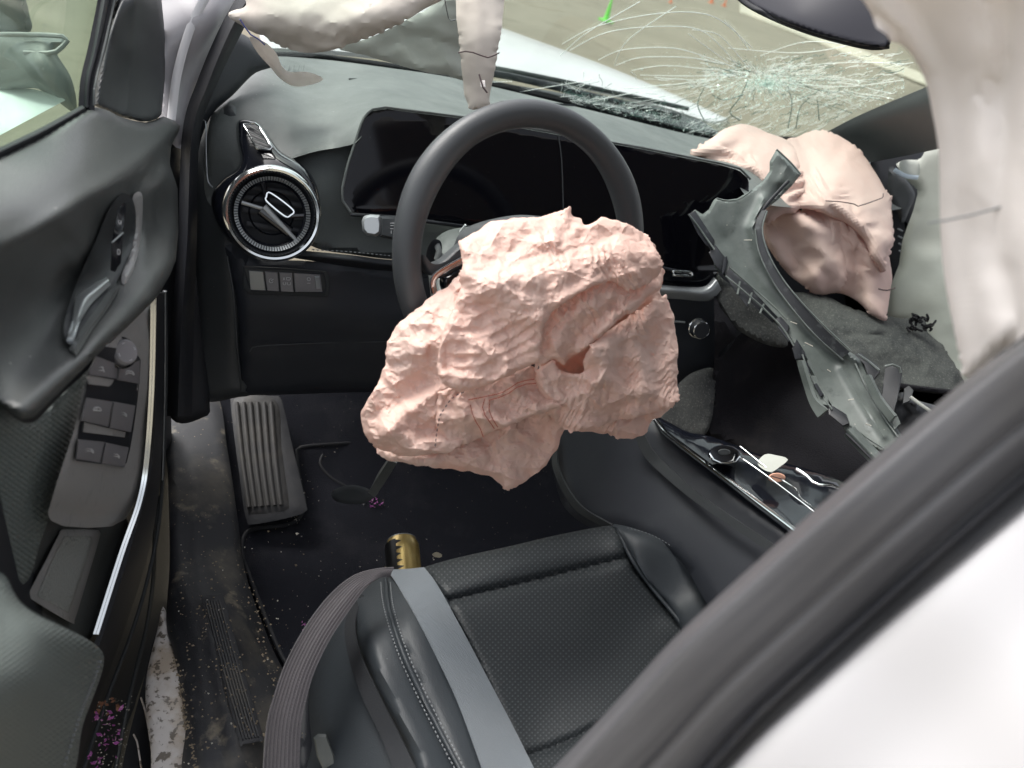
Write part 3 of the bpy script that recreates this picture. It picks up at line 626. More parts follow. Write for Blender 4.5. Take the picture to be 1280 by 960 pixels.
# ================================================================== DASHBOARD
dash = thing('dashboard', 'dusty black dashboard with a wide glass screen and round vent', 'dashboard', Q(560, 300, 1.4))
sheet('top_pad', [(270, 262), (256, 240), (257, 190), (262, 152), (268, 138), (290, 116), (316, 84), (335, 71), (400, 74), (480, 84), (560, 96), (640, 114), (760, 143), (880, 172), (960, 182), (1060, 200), (1130, 210), (1130, 260), (1000, 260), (940, 250), (915, 222), (880, 208), (800, 192), (700, 172), (600, 158), (520, 146), (470, 146), (462, 150), (448, 176), (425, 184), (396, 189), (360, 200), (338, 212), (320, 235), (300, 262)],
      [(335, 74, 1.42), (262, 150, 1.19), (262, 250, 1.195), (300, 250, 1.165), (400, 73, 1.55), (640, 112, 1.82), (880, 168, 2.06), (1100, 205, 2.2), (465, 140, 1.23), (600, 155, 1.30), (760, 182, 1.40), (915, 215, 1.52), (1000, 250, 1.7), (350, 190, 1.165), (420, 185, 1.185), (385, 190, 1.17), (330, 120, 1.26), (285, 195, 1.175), (300, 150, 1.19), (480, 110, 1.38), (700, 150, 1.50)], M['dash_top'], dash, step=8, edge=.006, er=8,
      noise=lambda x, y: .004*np.exp(-((x-y*.2-330)/9.)**2)*(y < 170))
line('speaker_slot', [(436, 99, 1.43), (470, 101, 1.46), (540, 118, 1.53)], .0016, M['black'], dash, lift=-.001, flat=.4)
line('speaker_slot', [(470, 97, 1.47), (505, 103, 1.50), (542, 116, 1.55)], .0016, M['black'], dash, lift=-.001, flat=.4)
line('speaker_slot', [(610, 128, 1.62), (660, 128, 1.66), (720, 132, 1.70)], .002, M['black'], dash, lift=-.001, flat=.4)
for k in range(13):          # ribbed corner of the pad by the pillar
    x = 306+k*6.2; line('rib', [(x, 84-k*.2, 1.39+k*.004), (x-8+k*.2, 101, 1.33+k*.004)], .0011, M['dash_top'], dash, lift=.002, sides=5)
MIDC = [(345, 190, 1.195), (435, 165, 1.225), (436, 250, 1.225), (420, 300, 1.215), (490, 320, 1.26), (390, 310, 1.175), (380, 230, 1.18), (600, 300, 1.31)]
sheet('side_pad', [(338, 190), (352, 183), (385, 178), (440, 170), (450, 200), (446, 250), (470, 270), (560, 280), (600, 300), (560, 326), (490, 324), (440, 318), (395, 310), (370, 290), (350, 240)], MIDC, M['carbon'], dash, step=7, edge=.012, er=10)
loft('pad_lip', [[(365, 312, 1.175), (440, 319, 1.205), (490, 325, 1.245), (600, 330, 1.30)], [(365, 318, 1.17), (440, 326, 1.20), (490, 332, 1.24), (600, 338, 1.29)], [(365, 322, 1.19), (440, 334, 1.225), (490, 339, 1.265), (600, 346, 1.32)]], M['black'], dash, n=30)
def stitches(path, spacing, r, mt, parent, name='stitch', lift=.0015, frac=.62):
    w3 = np.array([Q(a, b, dep(a, b, c)-lift) for a, b, c in path]); w3 = catmull(w3, False, 10)
    L = np.linalg.norm(np.diff(w3, axis=0), axis=1).sum(); n = max(2, int(L/spacing)); q = resample(w3, n=n*4+1); mb = MB()
    for i in range(n): mb.add(tube_arr(q[i*4:i*4+4] if frac > .7 else q[i*4:i*4+3], r, 5))
    return mb.build(name, mt, parent, 'stuff')
stitches([(390, 312, 1.163), (440, 315, 1.195), (490, 320, 1.235)], .007, .0009, M['thread'], dash, lift=.008)
# knee panel, end cap
KN = [(300, 325, 1.19), (490, 340, 1.28), (300, 480, 1.31), (480, 490, 1.40), (300, 400, 1.24), (480, 420, 1.32), (600, 400, 1.40), (700, 480, 1.50), (700, 360, 1.40), (400, 370, 1.235)]
sheet('knee_panel', [(282, 300), (320, 322), (380, 326), (440, 330), (490, 338), (600, 345), (720, 350), (830, 380), (830, 470), (720, 500), (600, 492), (470, 490), (320, 494), (300, 490), (298, 440), (296, 380), (286, 330)], KN, M['dash_low'], dash, step=9, edge=.012, er=10,
      noise=fold_noise([([(300, 385), (400, 388), (500, 394)], .006, 26), ([(305, 436), (318, 432), (400, 428), (500, 426)], -.003, 4)]))
line('glovebox_seam', [(312, 440, 1.262), (322, 433, 1.262), (400, 429, 1.29), (500, 427, 1.34)], .0008, M['dash'], dash, lift=.004)
sheet('end_cap', [(262, 146), (288, 130), (302, 150), (298, 190), (290, 240), (296, 300), (302, 350), (306, 400), (308, 450), (314, 490), (300, 496), (246, 495), (243, 400), (240, 300), (238, 230), (244, 180)],
      [(262, 150, 1.20), (245, 250, 1.22), (246, 490, 1.31), (300, 300, 1.205), (300, 180, 1.19), (310, 480, 1.31), (280, 220, 1.19)], M['dash'], dash, step=7, edge=.02, er=14,
      noise=fold_noise([([(262, 155), (268, 200), (268, 250), (276, 290)], -.003, 3), ([(288, 300), (298, 380), (300, 480)], -.006, 6)]))
line('panel_gap', [(252, 152, 1.175), (257, 154, 1.17), (258, 200, 1.165), (260, 226, 1.165), (266, 234, 1.165)], .0011, M['silver'], dash, lift=-.0005, step=.005)
line('knee_edge', [(284, 320, 1.18), (292, 370, 1.20), (296, 430, 1.24), (302, 488, 1.29)], .0016, M['dash'], dash, lift=.004)
# ---- air vent pod
pod = sheet('vent_pod', [(297, 152), (312, 150), (326, 156), (340, 176), (352, 190), (380, 208), (396, 232), (401, 265), (396, 292), (378, 314), (350, 327), (320, 324), (296, 308), (276, 288), (265, 262), (266, 240), (280, 222), (296, 210), (300, 196), (296, 175)],
      [(310, 155, 1.152), (340, 190, 1.125), (270, 250, 1.137), (400, 265, 1.132), (350, 325, 1.13), (341, 267, 1.108), (300, 220, 1.12)], M['gloss'], dash, step=3, edge=.022, er=12, thick=.01, holes=[[(341+50*math.cos(i*.2618), 268+50*math.sin(i*.2618)) for i in range(24)]])
def bandt(y0, y1): return None
vc = Q(341, 268, 1.100); vn_ = (CAM-vc)/np.linalg.norm(CAM-vc); vn_ = vn_*.85+np.array([.0, -1, .1])*.25; vn_ /= np.linalg.norm(vn_)
vx = np.cross(RT*0+np.array([0, 0, 1.]), vn_); vx /= np.linalg.norm(vx); vy = np.cross(vn_, vx)
# align local axes with the picture's roll
def lathe(c, x, y, z, prof, n=64, name='ring', mt=None, parent=None, ang=35, closedp=True, kind=None):
    V, F = [], []; m = len(prof)
    for k in range(n):
        a = 6.283185*k/n
        for r, h in prof: V.append(c+x*math.cos(a)*r+y*math.sin(a)*r+z*h)
    for k in range(n):
        for i in range(m if closedp else m-1):
            j = (i+1) % m; F.append((k*m+i, ((k+1) % n)*m+i, ((k+1) % n)*m+j, k*m+j))
    return MB().add((V, F)).build(name, mt, parent, kind, None, ang)
def ringprof(r, w_, h): return [(r-w_, 0), (r-w_*.7, h*.7), (r, h), (r+w_*.7, h*.7), (r+w_, 0), (r, -h*.5)]
vent = lathe(vc, vx, vy, vn_, [(.052, -.040), (.056, -.004), (.0585, .0), (.062, .004), (.066, .003), (.068, -.004), (.066, -.015), (.058, -.03)], 72, 'air_vent', M['black'], dash)
lathe(vc, vx, vy, vn_, [(.0585, .0015), (.061, .007), (.064, .008), (.067, .005), (.069, -.002), (.064, -.004)], 80, 'chrome_ring', M['chrome'], vent)
V = []; F = []
lathe(vc, vx, vy, vn_, [(.0, -.045), (.054, -.045), (.054, -.047), (.0, -.047)], 32, 'vent_well', M['black'], vent)
mb = MB(); mb2 = MB()
for k in range(84):
    a = 6.283185*k/84; dr = vx*math.cos(a)+vy*math.sin(a); tg = -vx*math.sin(a)+vy*math.cos(a)
    c0 = vc+dr*.0475-vn_*.006; c1 = vc+dr*.0530-vn_*.001
    V = [c0-tg*.0011, c0+tg*.0011, c1+tg*.0013, c1-tg*.0013]; V = V+[v-vn_*.008 for v in V]
    (mb if True else mb2).add((V, [(0, 1, 2, 3), (7, 6, 5, 4), (0, 4, 5, 1), (1, 5, 6, 2), (2, 6, 7, 3), (3, 7, 4, 0)]))
mb.build('knurled_ring', M['silver'], vent, 'stuff', ang=20)
lathe(vc, vx, vy, vn_, [(.0440, -.010), (.0475, -.006), (.0475, -.014), (.0440, -.016)], 64, 'inner_ring', M['gloss'], vent)
lathe(vc, vx, vy, vn_, [(.0300, -.026), (.0312, -.024), (.0325, -.026), (.0312, -.028)], 48, 'rear_ring', M['gloss'], vent)
def vb(px, py, h): # point on the vent face seen at px,py
    r = ray(px, py); o = vc+vn_*h; t = ((o-CAM) @ vn_)/(r @ vn_); return CAM+r*t
def bar(name, a, b, w_, h0, mt, th=.004, taper=1.):
    A = vb(*a, h0); B = vb(*b, h0); return MB().add(tube_arr(resample(np.array([A, B]), n=6), np.linspace(w_, w_*taper, 6), 8, flat=th/w_, up=vn_)).build(name, mt, vent)
bar('spoke', (302, 253), (332, 262), .0028, -.010, M['silver'], .003)
bar('spoke', (328, 225), (336, 262), .0040, -.012, M['gloss'], .004)
bar('spoke', (330, 258), (372, 302), .0050, -.008, M['silver'], .004, .5)
bar('spoke', (360, 270), (388, 269), .0035, -.012, M['gloss'], .003)
bar('hub_bar', (326, 262), (362, 290), .0085, -.012, M['gloss'], .006)
tabc = [(333, 246), (338, 241), (366, 262), (363, 269), (356, 270), (334, 252)]
tp = np.array([vb(x, y, -.003) for x, y in tabc]); MB().add(tube_arr(resample(catmull(tp, True, 6), n=40, closed=True), .0019, 6, True)).build('thumb_tab', M['chrome'], vent)
for k, (a, b) in enumerate((((306, 232), (376, 244)), ((303, 246), (384, 258)), ((303, 262), (385, 274)), ((308, 280), (380, 290)))): bar('louvre', a, b, .0045, -.028, M['black'], .0012)
# ---- small side window outlet
grille = line('side_grille', [(304, 155, 1.143), (321, 154, 1.14), (342, 187, 1.118), (321, 186, 1.12)], .0016, M['chrome'], dash, closed=True, smooth=False, lift=.006, label='chrome framed side window outlet')
MB().add(slab_px([(305, 156), (320, 155), (340, 186), (321, 185)], lambda x, y: 1.152-(y-155)*.0007, .010)).build('backing', M['black'], grille)
for (a, b) in (((306, 162), (328, 172)), ((309, 170), (335, 180)), ((313, 178), (338, 187)), ((309, 156), (326, 166))):
    line('slat', [(*a, 1.138-(a[1]-155)*.0007), (*b, 1.138-(b[1]-155)*.0007)], .0008, M['dash_top'], grille, lift=.001)
# ---- light switch panel
def kf(x, y): return rbf(KN)(np.asarray(x, float), np.asarray(y, float))
_kf = rbf(KN)
def kd(x, y, l=0): return float(_kf(np.array([x], float), np.array([y], float))[0])-.014-l
swp = MB().add(slab_px([(303, 332), (360, 335), (408, 339), (411, 345), (411, 368), (405, 371), (310, 367), (304, 360)], lambda x, y: _kf(x, y)-.008, .007, .002, 0)).build('light_switch_panel', M['dash'], dash)
line('panel_groove', [(305, 335, kd(305, 335)), (360, 337, kd(360, 337)), (406, 342, kd(406, 342)), (408, 366, kd(408, 366)), (312, 363, kd(312, 363))], .0012, M['black'], swp, closed=True, lift=.0015, smooth=False)
for q, m_ in (([(311, 338), (329, 339), (332, 363), (313, 362)], M['silver']), ([(331, 339), (347, 340), (349, 364), (334, 363)], M['key']), ([(349, 340), (365, 341), (367, 365), (351, 364)], M['key']), ([(367, 341), (400, 343), (403, 365), (369, 365)], M['key'])):
    MB().add(slab_px(q, lambda x, y: _kf(x, y)-.014, .0035, .001)).build('switch', m_, swp)
def glyph(lines_, mt, parent, name='symbol', r=.0004, lift=.019, dfun=None):
    mb = MB()
    for pts in lines_:
        d = [(dfun or kd)(x, y)-lift for x, y in pts]; w3 = np.array([P(np.array(x), np.array(y), dd) for (x, y), dd in zip(pts, d)])
        mb.add(tube_arr(resample(w3, n=max(3, len(pts)*2)), r, 4))
    return mb.build(name, mt, parent)
def circ(cx, cy, r, n=9, a0=0, a1=360): return [(cx+r*math.cos(RAD(a0+(a1-a0)*i/n)), cy+r*math.sin(RAD(a0+(a1-a0)*i/n))) for i in range(n+1)]
glyph([circ(339, 351, 2.6, 8, 20, 330), [(339, 351), (342, 349)]], M['print'], swp, lift=.0045)
glyph([[(354, 347), (356, 350)], [(356, 347), (354, 350)], [(358, 347), (363, 347), (363, 350), (358, 350), (358, 347)], [(354, 353), (354, 356), (357, 356), (357, 353)], [(359, 353), (359, 356), (363, 356), (363, 353)]], M['print'], swp, lift=.0045)
glyph([circ(386, 349, 2.2, 7), [(384, 354), (388, 354)]], M['print'], swp, lift=.0045)
MB().add(slab_px([(393, 345), (399, 345), (401, 361), (395, 361)], lambda x, y: _kf(x, y)-.017, .003, .001)).build('dimmer_wheel', M['silver'], swp)

# ---- screen
SCF = [(465, 138, 1.185), (435, 265, 1.21), (600, 152, 1.235), (600, 290, 1.28), (760, 180, 1.32), (820, 335, 1.37), (915, 208, 1.43), (925, 300, 1.44), (700, 220, 1.285)]
_sc0 = planar(SCF); _sc = lambda x, y: _sc0(x, y)-.018
scr = sheet('screen', [(438, 265), (429, 250), (429, 235), (436, 205), (446, 175), (454, 150), (464, 139), (482, 136), (520, 141), (600, 151), (700, 169), (800, 186), (900, 206), (924, 213), (936, 224), (936, 245), (928, 290), (915, 340), (860, 340), (780, 322), (700, 304), (600, 284), (500, 270), (450, 268)], _sc, M['screen'], dash, step=6, smooth=False, edge=.0015, er=6, thick=.018)
def sd(x, y): return float(_sc(np.array([x], float), np.array([y], float))[0])
rimpts = [(438, 265), (428, 250), (428, 235), (435, 205), (445, 175), (453, 150), (463, 137), (482, 134), (520, 139), (600, 149), (700, 167), (800, 184), (900, 204), (926, 211), (938, 224)]
line('screen_bezel', [(x, y, sd(x, y)) for x, y in rimpts], .0022, M['dash_top'], scr, lift=-.001, smooth=False)
line('screen_seam', [(698, 170, sd(698, 170)), (702, 200, sd(702, 200)), (704, 258, sd(704, 258)), (704, 300, sd(704, 300))], .0010, M['dash'], scr, lift=.001)
line('screen_lower_edge', [(x, y, sd(x, y)) for x, y in ((438, 268), (500, 272), (600, 286), (700, 306), (780, 324), (860, 342))], .003, M['black'], scr, smooth=False)
# ---- centre stack
cs = sheet('centre_stack', [(790, 318), (860, 335), (925, 335), (915, 400), (905, 470), (880, 520), (820, 520), (780, 500)], [(800, 330, 1.40), (910, 340, 1.46), (800, 500, 1.50), (900, 480, 1.52), (860, 400, 1.46)], M['dash_low'], dash, step=9, edge=.006)
sheet('centre_vent', [(815, 322), (850, 330), (895, 334), (893, 352), (884, 357), (818, 352)], [(820, 330, 1.385), (890, 340, 1.42), (850, 350, 1.41)], M['gloss'], dash, step=4, edge=.004, er=4)
line('vent_tab', [(841, 339, 1.38), (864, 340, 1.39), (866, 345, 1.39), (842, 344, 1.38)], .0022, M['chrome'], dash, closed=True, smooth=False, lift=.004, step=.004)
loft('silver_strip', [[(812, 355, 1.38), (850, 358, 1.40), (880, 358, 1.415), (892, 346, 1.42)], [(812, 362, 1.37), (850, 364, 1.39), (882, 366, 1.405), (897, 352, 1.41)], [(812, 372, 1.39), (850, 374, 1.41), (886, 376, 1.425), (902, 362, 1.43)]], M['silver'], dash, n=24)
kn = Q(872, 410, 1.415); kz = np.array([-.35, -.9, .25]); kz /= np.linalg.norm(kz); kx = np.cross([0, 0, 1.], kz); kx /= np.linalg.norm(kx); ky = np.cross(kz, kx)
knob = lathe(kn, kx, ky, kz, [(0, .018), (.015, .018), (.0165, .016), (.0175, 0), (0, 0)], 32, 'climate_knob', M['black'], dash, closedp=False)
lathe(kn, kx, ky, kz, ringprof(.0175, .0016, .002), 40, 'chrome_ring', M['chrome'], knob)
lathe(kn+kz*.016, kx, ky, kz, ringprof(.0155, .0011, .0015), 40, 'chrome_ring', M['chrome'], knob)
line('stack_trim', [(842, 402, 1.43), (856, 403, 1.435)], .002, M['silver'], dash)
sheet('footwell_backdrop', [(880, 330), (1130, 250), (1230, 300), (1260, 660), (1000, 640), (880, 560)], [(900, 340, 1.75), (1130, 260, 2.3), (1200, 600, 2.2), (1000, 600, 2.0)], M['black'], dash, step=16, edge=0)  # black backdrop sheet added for the darkness of the far footwell

# ================================================================== STEERING WHEEL
wc = np.array([-.420, -.108, 1.0113]); wt = RAD(20.8); wyw = RAD(-2.3)
wn = np.array([math.sin(wyw)*math.cos(wt), -math.cos(wyw)*math.cos(wt), math.sin(wt)]); wa = np.cross([0, 0, 1.], wn); wa /= np.linalg.norm(wa); wb = np.cross(wn, wa)
whl = thing('steering_wheel', 'black leather steering wheel behind the deflated pink airbag', 'steering wheel', wc)
WR = .172
def wp_(deg, r=WR, h=0): a = RAD(deg); return wc+wa*math.cos(a)*r+wb*math.sin(a)*r+wn*h
pth = np.array([wp_(a) for a in range(0, 360, 3)])
MB().add(tube_arr(pth, [.0168+.0022*math.exp(-((((a-150) + 180) % 360-180)/20)**2)+.0022*math.exp(-((((a-30)+180) % 360-180)/20)**2) for a in range(0, 360, 3)], 18, True, 1.0, wn)).build('rim', M['leather'], whl)
def w_at(px, py, h=0):
    r = ray(px, py); o = wc+wn*h; t = ((o-CAM) @ wn)/(r @ wn); return CAM+r*t
def w_ang(px, py): q = w_at(px, py)-wc; return math.degrees(math.atan2(q @ wb, q @ wa))
for px, py in ((531, 230), (753, 202)):
    a = w_ang(px, py); c = wp_(a); rd = (c-wc)/WR; p = [c+(rd*math.cos(t)+wn*math.sin(t))*.0170 for t in np.linspace(0, 6.283, 25)[:-1]]
    MB().add(tube_arr(np.array(p), .0007, 5, True)).build('rim_seam', M['black'], whl)
# inner stitching along the rim
mb = MB()
for k in range(240):
    a = k*1.5; mb.add(tube_arr(np.array([wp_(a, WR-.0165, .003), wp_(a+.8, WR-.0172, -.001)]), .0006, 4))
mb.build('rim_stitching', M['thread'], whl, 'stuff')
def wsheet(name, outl, h, th, mt, parent, rnd=6):
    p = resample(catmull(np.array(outl, float), True, 6), step=5, closed=True); c = p.mean(0); V = []; n = len(p)
    for sc_, hh in ((1., -th), (1., -.002), (.97, .001), (.9, .003)):
        q = c+(p-c)*sc_; V += [w_at(x, y, 0)+wn*(h+hh) for x, y in q]
    F = []
    for l in range(3):
        for i in range(n): j = (i+1) % n; F.append((l*n+i, l*n+j, (l+1)*n+j, (l+1)*n+i))
    F += [tuple(range(3*n, 4*n)), tuple(range(n))[::-1]]
    return MB().add((V, F)).build(name, mt, parent)
wsheet('spoke', [(527, 318), (536, 340), (545, 346), (600, 360), (625, 340), (600, 302), (580, 306), (556, 326), (538, 330)], -.004, .015, M['leather'], whl)
wsheet('spoke', [(795, 300), (780, 285), (730, 320), (720, 350), (770, 345), (797, 330)], -.004, .015, M['leather'], whl)
wsheet('hub', [(590, 300), (640, 275), (700, 275), (745, 320), (735, 390), (690, 430), (620, 420), (590, 370)], .0, .04, M['leather'], whl)
wsheet('lower_spoke', [(610, 400), (690, 410), (690, 470), (600, 465)], -.006, .015, M['leather'], whl)
wt_ = [(543, 366), (541, 352), (548, 342), (572, 328), (600, 313)]
MB().add(tube_arr(resample(catmull(np.array([w_at(x, y, .008) for x, y in wt_]), False), step=.004), .0042, 8, flat=.6, up=wn)).build('spoke_trim', M['chrome'], whl)
wsheet('spoke_switch', [(552, 352), (556, 345), (575, 335), (600, 322), (605, 345), (560, 365)], .004, .01, M['gloss'], whl)
# column shroud and stalk
col = thing('steering_column', 'grey plastic steering column shroud behind the wheel', 'column', Q(570, 300, 1.12))
sheet('shroud', [(536, 350), (540, 310), (552, 292), (580, 284), (640, 282), (700, 300), (720, 360), (690, 420), (600, 420), (550, 400)], [(540, 310, 1.12), (600, 285, 1.16), (700, 320, 1.2), (620, 380, 1.10), (560, 340, 1.09)], M['dash_top'], col, step=8, edge=.03, er=18)
sheet('stalk_opening', [(536, 338), (533, 316), (541, 300), (551, 302), (552, 318), (546, 332)], [(540, 320, 1.105), (550, 305, 1.10)], M['black'], col, step=3, edge=.002, er=3)
line('plug', [(545, 304, 1.10), (549, 312, 1.095), (546, 325, 1.095)], .0045, M['dash_top'], col, flat=.6)
rg = MB().add(slab_px([(590, 285), (594, 281), (603, 287), (600, 295), (594, 298)], 1.09, .004, .001)).build('broken_tab', M['dash'], col)
line('glass_chip', [(575, 290, 1.10), (577, 284, 1.09), (582, 281, 1.09)], .0015, M['crack'], col, smooth=False)
stk = thing('indicator_stalk', 'indicator stalk with a silver tip left of the steering wheel', 'stalk', Q(470, 285, 1.08))
MB().add(slab_px([(474, 270), (500, 270), (506, 271), (506, 303), (496, 301), (474, 296)], lambda x, y: 1.02+(x-470)*.0012, .018, .004)).build('stem', M['dash'], stk)
MB().add(slab_px([(452, 276), (455, 270), (463, 268), (475, 269), (477, 280), (476, 292), (470, 296), (458, 294), (453, 288)], 1.03, .026, .006)).build('tip', M['silver'], stk)
glyph([[(479+3*i, 281), (480+3*i, 284)] for i in range(2)]+[[(480, 286), (484, 291)], [(484, 286), (480, 291)], [(488, 279), (493, 279)], [(488, 282), (493, 282)], [(488, 286), (494, 286)], [(489, 288), (489, 292)], [(492, 288), (492, 292)]], M['print'], stk, dfun=lambda x, y: 1.002+(x-470)*.0012, lift=.002)

# ================================================================== FLOOR
def zf(*c): return [(a, b, ('z', z)) for a, b, z in c]
fl = sheet('floor_carpet', [(232, 480), (420, 470), (700, 440), (1000, 440), (1100, 640), (1000, 800), (700, 860), (420, 1000), (300, 1000), (250, 700)],
      zf((300, 500, .40), (500, 490, .44), (650, 480, .46), (335, 648, .285), (450, 650, .28), (360, 900, .28), (700, 700, .28), (900, 700, .28), (240, 960, .30), (1000, 500, .44), (250, 600, .33)), M['carpet'], None, step=14, edge=0, noise=lambda x, y: .003*vn(x/40, y/40, 5))
tag(fl, 'dark floor carpet sprinkled with grit and glass', 'carpet')
MATC = zf((300, 500, .415), (500, 490, .455), (335, 648, .30), (450, 650, .295), (360, 900, .295), (700, 700, .295), (620, 600, .32), (480, 560, .35))
mt_ = sheet('floor_mat', [(372, 566), (382, 556), (470, 550), (560, 548), (600, 560), (625, 640), (650, 700), (600, 800), (420, 860), (368, 838), (352, 820), (330, 770), (308, 715), (303, 690), (305, 668), (318, 660), (355, 656), (374, 648), (380, 630), (374, 600)], MATC, M['carpet'], None, step=9, edge=.004, er=4, noise=lambda x, y: .002*vn(x/30, y/30, 8))
tag(mt_, 'black floor mat with raised edge in front of the driver seat', 'floor mat')
_mt = rbf(MATC)
def md(x, y): return float(_mt(np.array([x], float), np.array([y], float))[0])
mt_e = line('edge_binding', [(x, y, md(x, y)) for x, y in [(470, 552), (382, 558), (372, 568), (375, 600), (381, 630), (374, 648), (355, 657), (318, 661), (305, 670), (303, 692), (310, 715), (331, 770), (353, 822), (368, 838)]], .0035, M['rubber'], mt_, lift=.002, flat=.6)
line('moulded_crease', [(x, y, md(x, y)) for x, y in [(404, 568), (400, 580), (415, 598), (450, 618), (455, 632)]], .003, M['rubber'], mt_, lift=.000, flat=.5)
ft = thing('footrest', 'worn grey ribbed footrest plate beside the floor mat', 'footrest', Q(325, 580, 1.5))
FTC = [(292, 498, 1.52), (348, 496, 1.54), (305, 650, 1.40), (372, 640, 1.425)]
sheet('plate', [(288, 500), (296, 495), (344, 495), (352, 500), (366, 560), (382, 628), (378, 642), (320, 655), (308, 650), (300, 600)], FTC, M['rubber'], ft, step=8, edge=.003, er=8, thick=.006)
_ft = rbf(FTC)
def fd(x, y): return float(_ft(np.array([x], float), np.array([y], float))[0])
sheet('tread', [(292, 500), (344, 500), (352, 560), (361, 628), (357, 638), (316, 643), (309, 636), (300, 570)], lambda x, y: _ft(x, y)-.004, M['pedal'], ft, step=7, edge=.004, er=4, thick=.005)
for k in range(6):
    t = k/5; a = (296+43*t, 503); b = (311+40*t, 634-3*t)
    line('rib', [(*a, fd(*a)), ((a[0]+b[0])/2-1, 570, fd((a[0]+b[0])/2, 570)), (*b, fd(*b))], .0042, M['pedal'], ft, lift=.008, flat=.55)
pdl = thing('brake_pedal', 'metal brake pedal arm hanging below the airbag over the mat', 'pedal', Q(470, 610, 1.35))
loft('arm', [[(486, 575, 1.20), (470, 600, 1.27), (460, 616, 1.31)], [(496, 579, 1.20), (482, 602, 1.27), (468, 622, 1.31)]], M['dash_top'], pdl, n=12, thick=.012)
sheet('pad', [(418, 612), (440, 606), (462, 612), (468, 622), (450, 630), (424, 628), (414, 620)], [(430, 615, 1.33), (465, 622, 1.31), (450, 628, 1.32)], M['dash'], pdl, step=4, edge=.003, er=4, thick=.012)
# sill
sl_ = sheet('sill_trim', [(206, 488), (268, 490), (284, 560), (296, 640), (308, 720), (336, 800), (362, 860), (392, 980), (240, 990), (232, 900), (218, 820), (208, 778), (212, 700), (210, 600)],
      zf((210, 500, .42), (262, 500, .42), (240, 600, .425), (212, 700, .40), (205, 775, .385), (245, 760, .43), (300, 720, .37), (335, 800, .34), (300, 930, .43), (238, 980, .39), (385, 980, .33), (355, 900, .40), (285, 800, .43), (222, 840, .39)), M['sill'], None, step=8, edge=.008, er=6,
      noise=fold_noise([([(228, 560), (236, 700), (262, 850), (285, 980)], -.006, 6), ([(285, 640), (300, 760), (345, 880)], .006, 10), ([(215, 790), (240, 880), (260, 980)], .005, 5)]))
tag(sl_, 'muddy black plastic door sill trim along the floor edge', 'sill trim')
_sz = rbf(zf((245, 745, .436), (282, 742, .436), (300, 930, .436), (335, 925, .436), (285, 830, .436)))
mb = MB()
for i in range(520):
    k = R.random()
    if k < .30: t = R.random(); x, y = 218+30*t+R.gauss(0, 2.5), 822+150*t
    elif k < .62: t = R.random(); x, y = 262+58*t+R.gauss(0, 9), 755+165*t
    elif k < .8: t = R.random(); x, y = 300+70*t+R.gauss(0, 7), 700+230*t
    else: x, y = 225+rr(0, 60), rr(600, 900)
    z = float(_sz(np.array([x]), np.array([y]))[0])-.0035 if 250 < x < 330 and y > 745 else dep(x, y, ('z', .438)); s = rr(.0006, .0022); a = rr(0, 3)
    c = P(np.array(x), np.array(y), z); q = [c+np.array([math.cos(a+j*1.57)*s*rr(.5, 1.3), math.sin(a+j*1.57)*s*rr(.5, 1.3), 0]) for j in range(4)]
    mb.add((q+[c+np.array([0, 0, s*.5])], [(0, 1, 4), (1, 2, 4), (2, 3, 4), (3, 0, 4), (3, 2, 1, 0)]))
mb.build('dried_mud', M['dirtclod'], sl_, 'stuff')
scf = sheet('scuff_plate', [(252, 750), (256, 744), (274, 742), (280, 748), (300, 820), (328, 918), (324, 926), (303, 930), (298, 925), (274, 830)], lambda x, y: _sz(x, y)-.002, M['rubber'], sl_, step=6, edge=.002, er=3)
for k in range(6):
    t = k/5; a = (257+17*t, 752-2*t); b = (304+19*t, 924-3*t); mid = ((a[0]+b[0])/2-1, (a[1]+b[1])/2)
    line('ridge', [(*q, float(_sz(np.array([q[0]]), np.array([q[1]]))[0])) for q in (a, mid, b)], .0013, M['sill'], scf, lift=.003, sides=5)
sheet('sill_paint', [(204, 758), (214, 790), (232, 865), (252, 990), (196, 990), (188, 930), (182, 880), (184, 840), (196, 790)], zf((205, 770, .38), (240, 960, .38), (185, 880, .385), (200, 980, .375)), M['white_dirty'], body, step=6, edge=.006, er=6, thick=.02)
line('sill_flange', [(176, 872, ('z', .36)), (184, 900, ('z', .36)), (196, 985, ('z', .36))], .0012, M['white_dirty'], body)
line('sill_flange', [(167, 918, ('z', .34)), (172, 930, ('z', .34)), (180, 985, ('z', .34))], .0011, M['white_dirty'], body)
sheet('sill_underside', [(178, 856), (206, 782), (216, 990), (152, 990)], zf((170, 900, .30), (210, 980, .30), (200, 800, .30)), M['rubber'], body, edge=0, step=12)
# ================================================================== DRIVER AIRBAG
ab = thing('driver_airbag', 'deflated crumpled pink airbag hanging from the steering wheel', 'airbag', Q(650, 440, .93))
ABC = [(450, 520, .875), (500, 420, .865), (575, 345, .88), (600, 290, .90), (700, 268, .93), (800, 290, .965), (845, 400, 1.0), (845, 490, 1.0), (780, 545, .985), (640, 610, .93), (520, 580, .89), (650, 440, .885), (560, 450, .865), (740, 340, .91), (640, 340, .875), (760, 480, .94)]
abf = rbf(ABC)
def crumple(s, amp=1., ang=.4, st=1.6, big=38, fine=True):
    def f(x, y):
        h = .0200*facet(x, y, big*1.5, s, ang, st, .35)+.0085*facet(x, y, big*.8, s+10, ang+.9, 1.6, .4)+.0034*facet(x, y, big*.4, s+20, ang-.5, 1.6, .5)
        if fine: h = h+.0011*facet(x, y, big*.17, s+30, ang+.3, 2.4, .6)
        return h*amp
    return f
